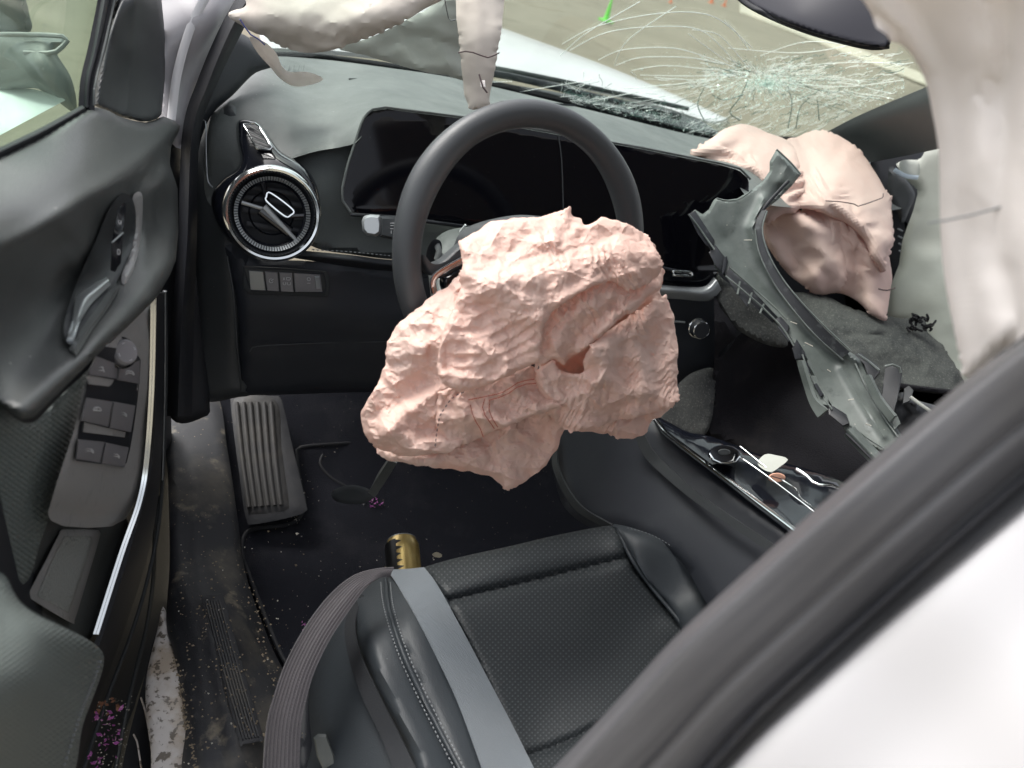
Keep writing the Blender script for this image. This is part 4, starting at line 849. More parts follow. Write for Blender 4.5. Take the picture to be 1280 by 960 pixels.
def layer(outl, off, noise, ed, er, step=2.4, th=.0012, ex=.052, cs=2.5):
    f = lambda x, y: abf(x, y)-off
    me = sheet('layer', outl, f, M['bag'], None, step=step, smooth=False, edge=ed, er=er, thick=th, noise=noise, ang=20, uvs=100., raw=True)
    return slack(me, f, ex, 60, .15, .03, crease=cs, q=int(abs(off)*1000)+int(outl[0][0]))
def pleats(pts_dir, per, amp, s, x0, y0, wd):
    """parallel pleats that run along an arc"""
    def f(x, y):
        cx, cy = pts_dir; r = np.hypot(x-cx, (y-cy)*1.0)+9*vn(x/50., y/30., s)+2.0*facet(x, y, 16, s+3)
        ph = r/per; k = ph-np.floor(ph)
        saw = np.where(k < .72, k/.72, (1-k)/.28)
        wgt = np.exp(-(((x-x0)/wd[0])**2+((y-y0)/wd[1])**2)**2)
        return amp*saw*wgt*(.65+.5*vn(x/30., y/14., s+9))
    return f
def add(*fs): return lambda x, y: sum(f(x, y) for f in fs)
def ragged(pts, a=1.6, s=5):
    p = resample(np.array(pts, float), step=4, closed=True)
    n = len(p); cm = p.mean(0); dv_ = p-cm; p = p+dv_/np.maximum(np.linalg.norm(dv_, axis=1, keepdims=True), 1)*2.5; rr_ = np.array([[vn(np.array([i*.9]), np.array([s*3.]), s)[0], vn(np.array([i*.9]), np.array([s*7.+20]), s)[0]] for i in range(n)])
    return p+rr_*a
bag_layers = []
# back lobe hanging lowest
bag_layers.append(layer(ragged([(470, 540), (520, 520), (600, 500), (700, 500), (712, 530), (700, 545), (697, 562), (682, 585), (662, 600), (648, 608), (632, 615), (622, 606), (612, 596), (590, 591), (555, 588), (520, 583), (488, 578), (470, 566)]), -.022,
    add(crumple(3, 1.0, 1.2, 1.3), fold_noise([([(480, 572), (540, 576), (600, 585)], .008, 8), ([(640, 520), (634, 560), (640, 605)], .012, 12), ([(690, 520), (672, 570), (655, 600)], -.008, 7), ([(600, 545), (615, 570), (625, 600)], -.008, 6)])), .018, 14))
# right back lobe
bag_layers.append(layer(ragged([(700, 300), (780, 278), (812, 296), (826, 325), (822, 356), (832, 378), (845, 408), (847, 450), (843, 480), (848, 497), (836, 514), (815, 526), (812, 540), (790, 549), (745, 542), (700, 536), (672, 500), (680, 400)]), -.020,
    add(crumple(11, 1.2, .2, 1.2, 32), fold_noise([([(835, 380), (838, 420), (840, 490)], .008, 8), ([(760, 540), (810, 525), (840, 500)], .006, 8), ([(728, 452), (745, 425), (760, 395), (785, 372)], -.006, 13), ([(795, 400), (790, 450), (770, 500)], .010, 14)])), .020, 14))
# left wing
bag_layers.append(layer(ragged([(578, 338), (590, 345), (600, 420), (590, 480), (600, 540), (560, 568), (500, 572), (468, 563), (455, 545), (448, 524), (450, 512), (462, 494), (474, 476), (480, 455), (483, 425), (498, 402), (528, 377), (556, 357)]), .002,
    add(crumple(21, .95, 2.3, 1.5, 44), fold_noise([([(470, 555), (510, 515), (545, 490), (562, 470)], .012, 7), ([(556, 360), (548, 400), (540, 450), (548, 478)], -.010, 8), ([(500, 405), (515, 440), (545, 462)], .006, 8), ([(455, 520), (500, 500), (540, 470)], -.006, 10), ([(480, 540), (520, 555), (570, 552)], .008, 9)])), .020, 16))
# right lower lobe in front
bag_layers.append(layer(ragged([(668, 464), (676, 456), (694, 449), (706, 463), (732, 466), (730, 446), (742, 430), (765, 410), (800, 385), (836, 366), (846, 400), (848, 440), (846, 478), (848, 498), (838, 512), (806, 520), (770, 527), (738, 536), (712, 540), (694, 530), (680, 508), (672, 486)]), .020,
    add(crumple(31, 1.15, .3, 1.3, 34), fold_noise([([(672, 466), (684, 500), (710, 532)], .007, 6), ([(700, 505), (735, 488), (752, 470), (752, 440)], .009, 8), ([(690, 480), (730, 478)], -.004, 6), ([(762, 520), (790, 502), (820, 500)], -.009, 7), ([(800, 420), (805, 470), (825, 505)], .008, 12)])), .018, 10))
# middle vertical fold that drops from under the big flap
bag_layers.append(layer(ragged([(676, 400), (700, 372), (760, 335), (815, 320), (832, 340), (826, 362), (800, 385), (770, 402), (748, 424), (728, 440), (706, 458), (694, 448), (676, 458), (669, 465), (672, 440)]), .036,
    add(crumple(41, .7, -.9, 2.2, 30), fold_noise([([(690, 455), (700, 415), (725, 380)], .008, 7), ([(712, 452), (728, 415), (768, 380)], -.012, 6), ([(735, 430), (770, 395), (820, 360)], .008, 7), ([(676, 460), (682, 420), (690, 395)], -.006, 5)])), .014, 8))
# warm strip between the lobes
bag_layers.append(layer(ragged([(560, 500), (600, 478), (660, 458), (682, 462), (690, 490), (700, 510), (668, 520), (648, 528), (628, 534), (600, 548), (575, 560), (548, 566), (545, 520), (548, 490), (580, 475)]), .022,
    add(crumple(51, .75, .2, 1.8, 30), fold_noise([([(600, 547), (640, 528), (700, 508)], .006, 5), ([(610, 500), (618, 520), (632, 534)], .007, 5), ([(596, 505), (602, 545)], -.006, 5), ([(574, 510), (585, 550)], .005, 6), ([(640, 525), (660, 510), (700, 505)], .004, 6)])), .012, 8))
# big upper flap
bag_layers.append(layer(ragged([(574, 312), (572, 300), (588, 292), (602, 282), (615, 274), (640, 272), (676, 270), (692, 264), (714, 257), (716, 271), (728, 271), (731, 282), (750, 270), (772, 274), (790, 281), (812, 296), (826, 318), (830, 330), (824, 348), (800, 362), (780, 366), (762, 352), (735, 362), (706, 378), (690, 392), (681, 412), (678, 445), (670, 455), (640, 470), (604, 484), (575, 492), (556, 482), (548, 470), (544, 455), (549, 430), (556, 405), (568, 380), (574, 360), (572, 344), (577, 330)], 1.2), .054,
    add(crumple(61, .62, .35, 2.4, 36), pleats((560, 262), 15.0, .0100, 7, 620, 432, (84, 56)), pleats((640, 180), 11., .0035, 9, 700, 330, (70, 34)),
        fold_noise([([(560, 395), (548, 440), (552, 476)], .008, 9), ([(590, 345), (640, 352), (700, 345), (760, 322), (822, 322)], .011, 15), ([(700, 382), (740, 356), (790, 340), (826, 335)], .006, 8), ([(690, 300), (700, 286), (712, 262)], .007, 6), ([(728, 275), (745, 300), (775, 290), (812, 300)], -.012, 8), ([(745, 300), (765, 305), (800, 320)], .007, 6), ([(720, 290), (742, 280)], .008, 6),
                    ([(612, 290), (660, 300), (700, 305)], .006, 10), ([(575, 305), (590, 320), (582, 345)], .007, 6), ([(600, 380), (650, 392), (685, 384)], -.006, 6)])), .020, 10, cs=2.0, ex=.045))
BV = []; BF = []; BU = []
o = 0
for me in bag_layers:
    n = len(me.vertices); c = np.empty(n*3, np.float32); me.vertices.foreach_get('co', c); BV.append(c.reshape(-1, 3))
    x = BV[-1]-CAM; dd = x @ FW; BU.append(np.stack([(640+FPX*(x @ RT)/dd)/100, -(480-FPX*(x @ UP)/dd)/100], -1))
    BF += [tuple(v+o for v in p.vertices) for p in me.polygons]; o += n; bpy.data.meshes.remove(me)
cush = place(tris_mesh('cushion', np.vstack(BV), BF, np.vstack(BU), True, 20), 'cushion', M['bag'], ab)
def bline(name, pts, off, mt, r=.0007, stitch=False):
    w_ = [(x, y, float(abf(np.array([x]), np.array([y]))[0])-off) for x, y in pts]
    if stitch: return stitches(w_, .006, r, mt, ab, name, 0, .6)
    return line(name, w_, r, mt, ab, sides=4)
bline('tether_thread', [(544, 558), (546, 540), (550, 520), (556, 510), (566, 497), (585, 486), (590, 470)], .034, M['printdark'], stitch=True)
bline('red_thread', [(588, 506), (592, 522), (600, 535), (604, 546)], .042, M['redthread'], .00045)
bline('red_thread', [(606, 498), (603, 512), (610, 524), (618, 536)], .044, M['redthread'], .00045)
bline('red_thread', [(612, 500), (611, 512), (616, 524), (622, 534)], .044, M['redthread'], .00045)
bline('red_thread', [(585, 500), (610, 495), (630, 490), (648, 478), (668, 474)], .045, M['redthread'], .00045)
bline('red_thread', [(612, 500), (632, 494), (650, 482), (670, 479)], .045, M['redthread'], .00045)

# ================================================================== FAR AIRBAG, CARPETS, BROKEN TRIM
pa = thing('passenger_airbag', 'pale pink airbag ballooned out of the dashboard below the cracked glass', 'airbag', Q(1040, 290, 1.65))
PAC = [(865, 188, 1.74), (925, 155, 1.82), (1000, 165, 1.86), (1045, 165, 1.85), (1118, 250, 1.72), (1118, 380, 1.60), (1060, 372, 1.60), (1000, 350, 1.62), (960, 300, 1.62), (940, 220, 1.66), (1030, 250, 1.62), (1080, 300, 1.60), (900, 180, 1.72)]
def soft(x, y): return .012*vn(x/34, y/34, 2)+.006*vn(x/15, y/15, 3)+.016*facet(x, y, 52, 5, .6, 1.6, .5)*np.clip((y-170)/60, .3, 1)+.006*facet(x, y, 24, 8, -.4, 1.6, .5)+.0015*facet(x, y, 8, 9, .4, 2)
_pa = rbf(PAC)
def flop(s, amp, ang):
    def f(x, y):
        wx = x+9*vn(x/40., y/40., s); wy = y+9*vn(x/40., y/40., s+1); c, sn = math.cos(ang), math.sin(ang); u = wx*c+wy*sn; v = -wx*sn+wy*c
        return amp*(.014*vn(u/55, v/24, s+2)+.010*ridge(u/60, v/26, s+3)+.004*ridge(u/22, v/12, s+4)+.0035*ridge(u/34, v/17, s+6)+.0008*ridge(u/11, v/7, s+5))
    return f
def player(outl, off, noise, ed, er):
    f = lambda x, y: _pa(x, y)-off
    return slack(sheet('layer', catmull(np.array(outl, float), True, 5), f, M['bag2'], None, step=3., smooth=False, edge=ed, er=er, thick=.0015, noise=noise, ang=25, raw=True), f, .028, 70, .5, .02, .002, 1.3, 5, 56)
pl_ = [
 player([(985, 300), (1015, 235), (1060, 215), (1112, 238), (1119, 262), (1122, 300), (1118, 322), (1122, 345), (1118, 378), (1110, 402), (1092, 398), (1074, 384), (1058, 372), (1030, 368), (1000, 350)], -.03, add(flop(3, 1.1, 1.4), fold_noise([([(1100, 300), (1095, 350), (1085, 390)], .02, 9), ([(1070, 320), (1070, 370)], -.02, 7), ([(1108, 330), (1112, 390)], -.014, 6)])), .05, 20),
 player([(946, 290), (958, 268), (980, 256), (1010, 262), (1040, 280), (1058, 305), (1064, 335), (1058, 362), (1040, 372), (1018, 372), (998, 358), (978, 340), (960, 318)], -.015, add(flop(7, .8, .9), fold_noise([([(965, 280), (985, 300), (998, 335)], -.028, 9), ([(985, 262), (1020, 290), (1030, 325), (1012, 352)], .020, 10), ([(1045, 300), (1050, 340), (1030, 368)], -.012, 6)])), .05, 18),
 player([(982, 172), (994, 167), (1012, 160), (1036, 161), (1060, 172), (1082, 190), (1100, 215), (1113, 240), (1120, 264), (1122, 296), (1112, 320), (1106, 345), (1092, 330), (1078, 300), (1056, 280), (1030, 268), (1004, 262), (984, 264), (966, 262), (968, 235), (975, 200)], .015, add(flop(11, .8, .6), fold_noise([([(1000, 180), (1012, 205), (1008, 235)], -.016, 10), ([(1015, 185), (1050, 220), (1085, 255), (1106, 300)], .014, 18), ([(975, 258), (1020, 262), (1060, 280), (1092, 320)], .010, 9), ([(1050, 180), (1080, 215), (1100, 260)], -.008, 8)])), .055, 22),
 player([(862, 190), (872, 180), (890, 168), (906, 157), (925, 152), (945, 154), (962, 162), (978, 167), (992, 176), (1002, 200), (1008, 230), (1002, 262), (980, 272), (958, 282), (944, 262), (930, 225), (905, 208), (880, 204), (866, 198)], .035, add(flop(17, .8, -.4), fold_noise([([(880, 188), (920, 172), (955, 182), (985, 220)], .018, 13), ([(866, 198), (900, 194), (930, 204), (955, 235)], -.014, 6), ([(920, 200), (950, 215), (975, 255)], .012, 9), ([(940, 160), (975, 195), (990, 240)], -.010, 7)])), .045, 16)]
BV = []; BF = []; BU = []; o = 0
for me in pl_:
    n = len(me.vertices); c = np.empty(n*3, np.float32); me.vertices.foreach_get('co', c); BV.append(c.reshape(-1, 3)); u_ = np.empty(len(me.loops)*2, np.float32)
    BF += [tuple(v+o for v in p.vertices) for p in me.polygons]; o += n; bpy.data.meshes.remove(me)
place(tris_mesh('cushion', np.vstack(BV), BF, None, True, 25), 'cushion', M['bag2'], pa)
def pd_(x, y, o=.05): return float(_pa(np.array([x], float), np.array([y], float))[0])-o
line('seam', [(x, y, pd_(x, y)) for x, y in ((1032, 251), (1050, 252), (1068, 255), (1072, 258), (1085, 254), (1104, 247), (1104, 242))], .0011, M['printdark'], pa, smooth=False)
line('seam', [(x, y, pd_(x, y, .02)) for x, y in ((1098, 361), (1108, 363), (1119, 360))], .0014, M['printdark'], pa)
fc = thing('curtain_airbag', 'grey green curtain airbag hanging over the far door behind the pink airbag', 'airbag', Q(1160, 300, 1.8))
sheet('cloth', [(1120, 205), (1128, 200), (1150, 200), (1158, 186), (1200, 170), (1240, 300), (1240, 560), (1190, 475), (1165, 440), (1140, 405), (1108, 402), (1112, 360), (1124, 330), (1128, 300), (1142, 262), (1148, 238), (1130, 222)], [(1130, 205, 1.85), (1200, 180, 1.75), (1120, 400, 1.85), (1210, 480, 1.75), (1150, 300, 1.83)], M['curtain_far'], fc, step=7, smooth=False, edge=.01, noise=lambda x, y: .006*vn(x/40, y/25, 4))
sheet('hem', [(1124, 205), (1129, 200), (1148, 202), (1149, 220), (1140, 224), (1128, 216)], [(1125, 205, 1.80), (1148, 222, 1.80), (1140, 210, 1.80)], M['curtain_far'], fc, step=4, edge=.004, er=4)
line('blue_tape', [(1118, 212, 1.79), (1132, 220, 1.79), (1148, 222, 1.78)], .005, mat('pale tape', (.5, .58, .66), .5), fc, flat=.3)
dr = thing('far_door', 'black bracket and door frame seen between the pink airbag and the far curtain', 'door frame', Q(1130, 250, 1.95))
sheet('frame', [(1090, 190), (1150, 180), (1160, 260), (1135, 330), (1118, 370), (1100, 300)], [(1100, 200, 1.95), (1150, 200, 1.92), (1120, 360, 1.95)], M['black'], dr, step=7, edge=.01)
sheet('trim', [(1112, 208), (1122, 214), (1136, 228), (1144, 244), (1137, 262), (1128, 280), (1120, 262), (1110, 240)], [(1115, 215, 1.90), (1140, 240, 1.89), (1125, 275, 1.90)], M['dash'], dr, step=5, edge=.006, er=4)
for k in range(4): line('clip', [(1122+k*.6, 286+k*9, 1.88), (1128, 289+k*9, 1.88)], .002, M['silver'], dr)

dc = sheet('torn_carpet', [(893, 366), (900, 384), (912, 400), (921, 415), (916, 430), (903, 445), (900, 440), (960, 395), (1000, 415), (1040, 470), (1100, 560), (1120, 600), (1060, 610), (1000, 592), (950, 572), (920, 556), (888, 546), (878, 544), (886, 500), (893, 450), (893, 400)],
      [(895, 370, 1.42), (915, 420, 1.42), (885, 540, 1.46), (1000, 430, 1.50), (1100, 590, 1.32), (1000, 580, 1.38), (950, 480, 1.55)], M['darkfelt'], None, step=7, edge=.01, er=6, thick=.006, noise=fold_noise([([(893, 380), (896, 440), (888, 540)], .02, 6), ([(905, 400), (916, 420)], .015, 8), ([(940, 470), (1000, 540), (1060, 590)], .014, 24)], lambda x, y: .006*vn(x/30, y/30, 7)))
tag(dc, 'large black torn carpet sheet draped over the centre console', 'carpet')
fo = sheet('torn_felt', [(790, 540), (815, 522), (832, 500), (852, 476), (870, 464), (893, 462), (893, 500), (888, 530), (880, 544), (862, 545), (835, 538)], [(820, 530, 1.36), (890, 465, 1.46), (880, 540, 1.42), (850, 500, 1.42)], M['felt'], None, step=5, edge=.006, er=5, thick=.005, noise=lambda x, y: .004*vn(x/20, y/20, 3))
tag(fo, 'small olive grey flap of felt beside the pink driver airbag', 'felt')
fo2 = sheet('torn_felt', [(884, 322), (893, 334), (905, 350), (925, 362), (952, 386), (972, 402), (984, 424), (982, 434), (962, 432), (938, 422), (915, 406), (898, 380), (890, 355)], [(886, 325, 1.44), (980, 430, 1.42), (920, 390, 1.42), (950, 390, 1.42)], M['felt'], None, step=5, edge=.008, er=6, thick=.006, noise=lambda x, y: .004*vn(x/20, y/20, 9))
tag(fo2, 'curved felt pad tucked under the left edge of the snapped trim', 'felt')
def tornf(x, y): return .010*vn(x/45, y/20, 1)+.004*vn(x/14, y/8, 2)+.002*vn(x/5, y/4, 3)
fo3 = sheet('torn_felt', [tuple(q) for q in ragged([(985, 366), (1005, 368), (1040, 374), (1065, 388), (1095, 396), (1120, 400), (1138, 400), (1142, 393), (1150, 400), (1158, 398), (1154, 410), (1164, 420), (1176, 432), (1188, 448), (1200, 470), (1205, 490), (1150, 488), (1128, 482), (1100, 500), (1060, 470), (1030, 430), (1000, 390)], 2.2, 9)],
      [(990, 370, 1.62), (1140, 400, 1.70), (1200, 470, 1.62), (1100, 495, 1.45), (1040, 430, 1.48)], M['felt'], None, step=4, smooth=False, edge=.012, er=6, thick=.008, noise=fold_noise([([(1045, 424), (1075, 416), (1105, 420)], -.016, 4), ([(1020, 380), (1080, 400), (1150, 440), (1190, 470)], .012, 12)], tornf))
tag(fo3, 'large torn grey felt sheet lying below the far pink airbag', 'felt')
tf = MB()
for i in range(26):
    x = 1148+rr(-14, 14); y = 402+rr(-8, 12); a = Q(x, y, 1.655); b = a+np.array([rr(-1, 1), rr(-1, 1), rr(-.6, 1)])*.016
    tf.add(tube_arr(catmull(np.array([a, (a+b)/2+np.array([rr(-1, 1), rr(-1, 1), rr(-1, 1)])*.006, b]), False, 4), .0024, 4))
tf.build('frayed_threads', M['darkfelt'], fo3, 'stuff')
line('hem', [(1122, 482, 1.46), (1150, 486, 1.50), (1185, 490, 1.56), (1205, 492, 1.6)], .006, M['darkfelt'], fo3)

bt = thing('broken_trim', 'snapped grey plastic dashboard trim leaning across the console with clips along its edges', 'trim piece', Q(1000, 400, 1.3))
BTC = [(985, 195, 1.34), (870, 268, 1.33), (930, 270, 1.335), (960, 320, 1.32), (900, 340, 1.31), (1000, 430, 1.26), (1060, 440, 1.26), (1120, 540, 1.17), (1030, 500, 1.22), (1130, 580, 1.14)]
_bt = rbf(BTC)
def bd_(x, y, o=0): return float(_bt(np.array([x], float), np.array([y], float))[0])-o
sheet('panel', [(971, 186), (979, 195), (990, 206), (1001, 218), (990, 232), (972, 250), (956, 262), (948, 272), (946, 288), (953, 305), (962, 328), (974, 348), (990, 366), (1010, 388), (1030, 412), (1052, 434), (1068, 443), (1079, 452), (1090, 476), (1104, 505), (1118, 530), (1130, 548), (1128, 562), (1112, 570), (1094, 562), (1076, 552), (1060, 545), (1050, 528), (1040, 512), (1028, 498), (1018, 478), (1010, 460), (1002, 442), (990, 430), (972, 408), (950, 384), (926, 362), (905, 345), (893, 334), (890, 318), (884, 300), (872, 280), (861, 268), (869, 262), (878, 268), (886, 262), (892, 250), (896, 247), (908, 250), (922, 248), (938, 238), (952, 228), (962, 214), (962, 202)],
      BTC, M['broken'], bt, step=3, smooth=False, edge=.008, er=5, thick=.004, ang=28,
      noise=fold_noise([([(955, 250), (940, 285), (952, 320), (990, 375), (1040, 430), (1070, 450)], .016, 7), ([(975, 235), (960, 260), (955, 290), (975, 340)], -.010, 5), ([(1052, 460), (1075, 500), (1105, 545)], .008, 5), ([(910, 300), (950, 350), (1010, 420)], -.008, 16), ([(975, 195), (985, 205), (975, 228)], .004, 5)]))
loft('flank', [[(x, y, bd_(x, y, .020)) for x, y in ((958, 262), (952, 284), (958, 312), (974, 344), (1000, 378), (1032, 412), (1062, 440))], [(x, y, bd_(x, y, .013)) for x, y in ((950, 264), (943, 286), (948, 316), (964, 350), (990, 386), (1020, 420), (1052, 448))]], M['brokenblk'], bt, n=40, thick=.004)
for off_, pts_ in ((.016, ((944, 286), (949, 316), (966, 352), (992, 388), (1022, 422), (1054, 450))), (.023, ((959, 264), (953, 286), (959, 313), (976, 345), (1002, 378), (1034, 411), (1064, 439)))):
    line('highlight_lip', [(x, y, bd_(x, y, off_)) for x, y in pts_], .0013, M['broken'], bt)  # thin raised edge in lighter plastic, added as an edge highlight
for pts_ in (((861, 268), (872, 282), (886, 302), (893, 312)), ((907, 345), (930, 364), (955, 386), (978, 410), (992, 432)), ((912, 334), (938, 357), (964, 380), (984, 400)), ((1003, 443), (1012, 468), (1026, 492), (1040, 512)), ((1062, 532), (1082, 546), (1104, 560)), ((1068, 452), (1084, 486), (1104, 520), (1124, 548)), ((971, 187), (981, 196), (992, 207), (1001, 218)), ((896, 248), (908, 251), (924, 249), (940, 238))):
    line('highlight_lip', [(x, y, bd_(x, y, .009)) for x, y in pts_], .0015, M['broken'], bt)  # more raised edge lines standing in for highlights
for (x, y) in ((988, 402), (1006, 428), (1034, 462), (1060, 500), (1082, 530), (930, 300), (968, 352)):
    line('scratch', [(x, y, bd_(x, y, .012)), (x+rr(4, 10), y+rr(-2, 5), bd_(x, y, .012))], .0007, M['debris'], bt, sides=4)
line('slot_edge', [(x, y, bd_(x, y, .012)) for x, y in ((950, 268), (960, 254), (980, 232), (986, 226))], .003, M['black'], bt, flat=.5)
line('slot_edge', [(x, y, bd_(x, y, .010)) for x, y in ((948, 280), (955, 305), (972, 345), (1000, 380), (1030, 415))], .0035, M['brokenblk'], bt, flat=.7)
def plate(name, outl, off, mt, th=.012, parent=bt): return MB().add(slab_px(outl, lambda x, y: _bt(x, y)-off+th, th, .0012)).build(name, mt, parent)
plate('end_flange', [(860, 268), (869, 263), (893, 300), (891, 312), (882, 306), (872, 292)], .006, M['brokenblk'])
plate('flange', [(886, 316), (894, 306), (910, 326), (905, 344), (894, 332)], .004, M['brokenblk'])
plate('clip', [(905, 322), (909, 320), (908, 336), (903, 345), (902, 340)], .010, M['black'])
plate('flange', [(906, 344), (912, 332), (938, 356), (944, 366), (972, 396), (966, 404), (938, 378), (934, 384), (920, 366)], .002, M['brokenblk'])
for k, (a, b) in enumerate((((925, 352), (922, 368)), ((940, 366), (936, 380)), ((955, 380), (950, 392)))): line('web', [(*a, bd_(*a, .008)), (*b, bd_(*b, .008))], .0018, M['broken'], bt, sides=5)
plate('clip', [(970, 398), (976, 396), (987, 408), (984, 416), (990, 424), (986, 428), (974, 412)], .008, M['black'])
plate('clip', [(990, 436), (996, 424), (1006, 440), (1008, 448), (994, 450)], .006, M['brokenblk'])
plate('clip', [(1003, 456), (1009, 452), (1014, 466), (1010, 470), (1006, 464)], .010, M['black'])
loft('edge_flange', [[(995, 450, 1.25), (1003, 478, 1.235), (1012, 505, 1.215), (1022, 522, 1.20)], [(1002, 450, 1.235), (1009, 474, 1.22), (1018, 498, 1.205), (1034, 512, 1.19)]], M['broken'], bt, n=20, thick=.006)
plate('bracket', [(1010, 468), (1020, 470), (1024, 482), (1036, 500), (1036, 508), (1026, 506), (1016, 486)], .008, M['broken'])
plate('clip', [(1017, 480), (1021, 479), (1030, 494), (1026, 497)], .014, M['black'])
plate('clip', [(1036, 506), (1042, 508), (1058, 518), (1062, 530), (1054, 533), (1036, 518)], .008, M['brokenblk'])
loft('lower_rail', [[(1055, 545, 1.17), (1075, 566, 1.15), (1105, 596, 1.12)], [(1060, 537, 1.155), (1082, 560, 1.135), (1112, 590, 1.11)], [(1068, 533, 1.165), (1092, 558, 1.145), (1122, 586, 1.12)]], M['broken'], bt, n=16, thick=.01)
line('rail_groove', [(1058, 542, 1.155), (1080, 564, 1.135), (1108, 594, 1.11)], .002, M['black'], bt)
plate('boss', [(1107, 457), (1114, 455), (1128, 461), (1127, 472), (1122, 500), (1116, 522), (1104, 516), (1100, 505), (1104, 480)], .020, M['brokenblk'], .03)
line('boss_rim', [(1106, 458, 1.155), (1114, 455, 1.15), (1128, 461, 1.15), (1126, 466, 1.15)], .0018, M['broken'], bt, smooth=False)
plate('clip', [(1068, 443), (1076, 441), (1098, 458), (1100, 466), (1092, 476), (1084, 468), (1080, 455)], .004, M['brokenblk'])
line('rib', [(1072, 443, 1.23), (1086, 452, 1.22), (1099, 463, 1.21)], .002, M['broken'], bt)
loft('side_flange', [[(1079, 470, 1.21), (1092, 500, 1.185), (1112, 528, 1.165)], [(1086, 468, 1.20), (1100, 496, 1.175), (1118, 520, 1.155)]], M['broken'], bt, n=14, thick=.006)
plate('clip', [(1112, 524), (1122, 520), (1126, 530), (1118, 538)], .012, M['broken'])
plate('lug', [(1130, 486), (1136, 482), (1142, 488), (1138, 502), (1128, 506)], .006, M['dash'], .02)
sheet('torn_end', [(1116, 500), (1128, 490), (1146, 500), (1180, 515), (1170, 560), (1130, 580), (1112, 560), (1108, 530)], [(1120, 500, 1.22), (1180, 520, 1.22), (1120, 570, 1.18)], M['brokenblk'], bt, step=5, edge=.01, er=6, noise=lambda x, y: .006*facet(x, y, 14, 3))
line('white_edge', [(1138, 496, 1.19), (1150, 505, 1.18), (1166, 516, 1.17)], .0025, M['curtain_far'], bt, flat=.5)

# ================================================================== CENTRE CONSOLE
cc = thing('centre_console', 'black centre console with chrome edge strip and gear lever', 'console', Q(900, 620, 1.2))
sheet('side_wall', [(684, 548), (730, 520), (790, 520), (830, 530), (870, 570), (930, 618), (1000, 668), (1060, 720), (1000, 790), (900, 770), (850, 700), (790, 665), (740, 660), (706, 635), (694, 600)], [(690, 560, 1.42), (800, 525, 1.30), (1000, 670, 1.04), (900, 760, 1.06), (760, 650, 1.28), (900, 600, 1.18)], M['dash_low'], cc, step=10, edge=.01)
loft('side_strip', [[(790, 535, 1.265), (802, 565, 1.255), (822, 588, 1.235), (870, 628, 1.165), (968, 694, 1.02)], [(800, 532, 1.255), (814, 560, 1.245), (834, 582, 1.225), (880, 622, 1.155), (976, 686, 1.015)]], M['dash'], cc, n=40, thick=.004)
loft('tunnel_edge', [[(692, 548, 1.40), (690, 580, 1.38), (702, 612, 1.35), (722, 640, 1.31), (760, 662, 1.25)], [(697, 548, 1.39), (697, 580, 1.37), (708, 608, 1.34), (728, 634, 1.30), (764, 656, 1.24)]], M['dash'], cc, n=30, thick=.004)
sheet('top_panel', [(815, 518), (860, 540), (890, 546), (960, 572), (1050, 600), (1120, 640), (1060, 720), (990, 668), (900, 596), (838, 548)], [(820, 520, 1.27), (990, 668, 1.04), (1060, 610, 1.15), (900, 560, 1.22)], M['gloss'], cc, step=9, edge=.004)
loft('chrome_strip', [[(813, 520, 1.255), (826, 540, 1.235), (845, 556, 1.21), (900, 598, 1.135), (990, 668, 1.02)], [(817, 521, 1.247), (830, 539, 1.227), (849, 554, 1.20), (904, 596, 1.127), (994, 665, 1.013)], [(822, 522, 1.26), (834, 538, 1.235), (853, 553, 1.21), (908, 594, 1.135), (998, 662, 1.02)]], M['chrome'], cc, n=50, m=4, thick=.004)
gk = thing('gear_lever', 'glossy black gear knob with a thin chrome rim on the console', 'gear lever', Q(905, 567, 1.17))
def kpx(cx, cy, rx, ry, d, h, name, mt, par, n=28): return MB().add(slab_px([(cx+rx*math.cos(6.2832*i/n), cy+ry*math.sin(6.2832*i/n)) for i in range(n)], d, h, .002)).build(name, mt, par)
kpx(905, 568, 20, 12, 1.185, .03, 'knob', M['gloss'], gk)
line('knob_rim', [(887, 566, 1.15), (892, 574, 1.15), (905, 579, 1.15), (922, 576, 1.15), (925, 570, 1.15)], .0016, M['chrome'], gk)
kpx(905, 565, 8, 4, 1.153, .002, 'button', M['dash'], gk)
line('shift_plate_edge', [(926, 572, 1.155), (960, 596, 1.12), (1018, 640, 1.04)], .0012, M['chrome'], cc)
line('shift_plate_edge', [(925, 558, 1.175), (945, 574, 1.155), (975, 598, 1.12), (996, 612, 1.09), (1000, 622, 1.075), (1024, 640, 1.04)], .0012, M['chrome'], cc)
kpx(971, 597, 11, 6, 1.125, .006, 'start_button', mat('faded orange button', (.62, .34, .24), .6), cc)
line('button_mark', [(964, 595, 1.115), (971, 597, 1.115), (978, 599, 1.115)], .0008, M['printdark'], cc)
line('cup_holder_rim', [(996, 586, 1.145), (1008, 594, 1.13), (1020, 605, 1.12), (1040, 607, 1.10), (1056, 613, 1.08)], .0022, M['chrome'], cc)
pp = sheet('paper_scrap', [(947, 580), (956, 568), (970, 569), (985, 574), (974, 584), (962, 590)], [(950, 580, 1.15), (985, 574, 1.14), (960, 570, 1.16)], M['curtain_far'], None, step=4, edge=0, thick=.001)
tag(pp, 'small crumpled grey paper scrap beside the gear lever', 'paper')

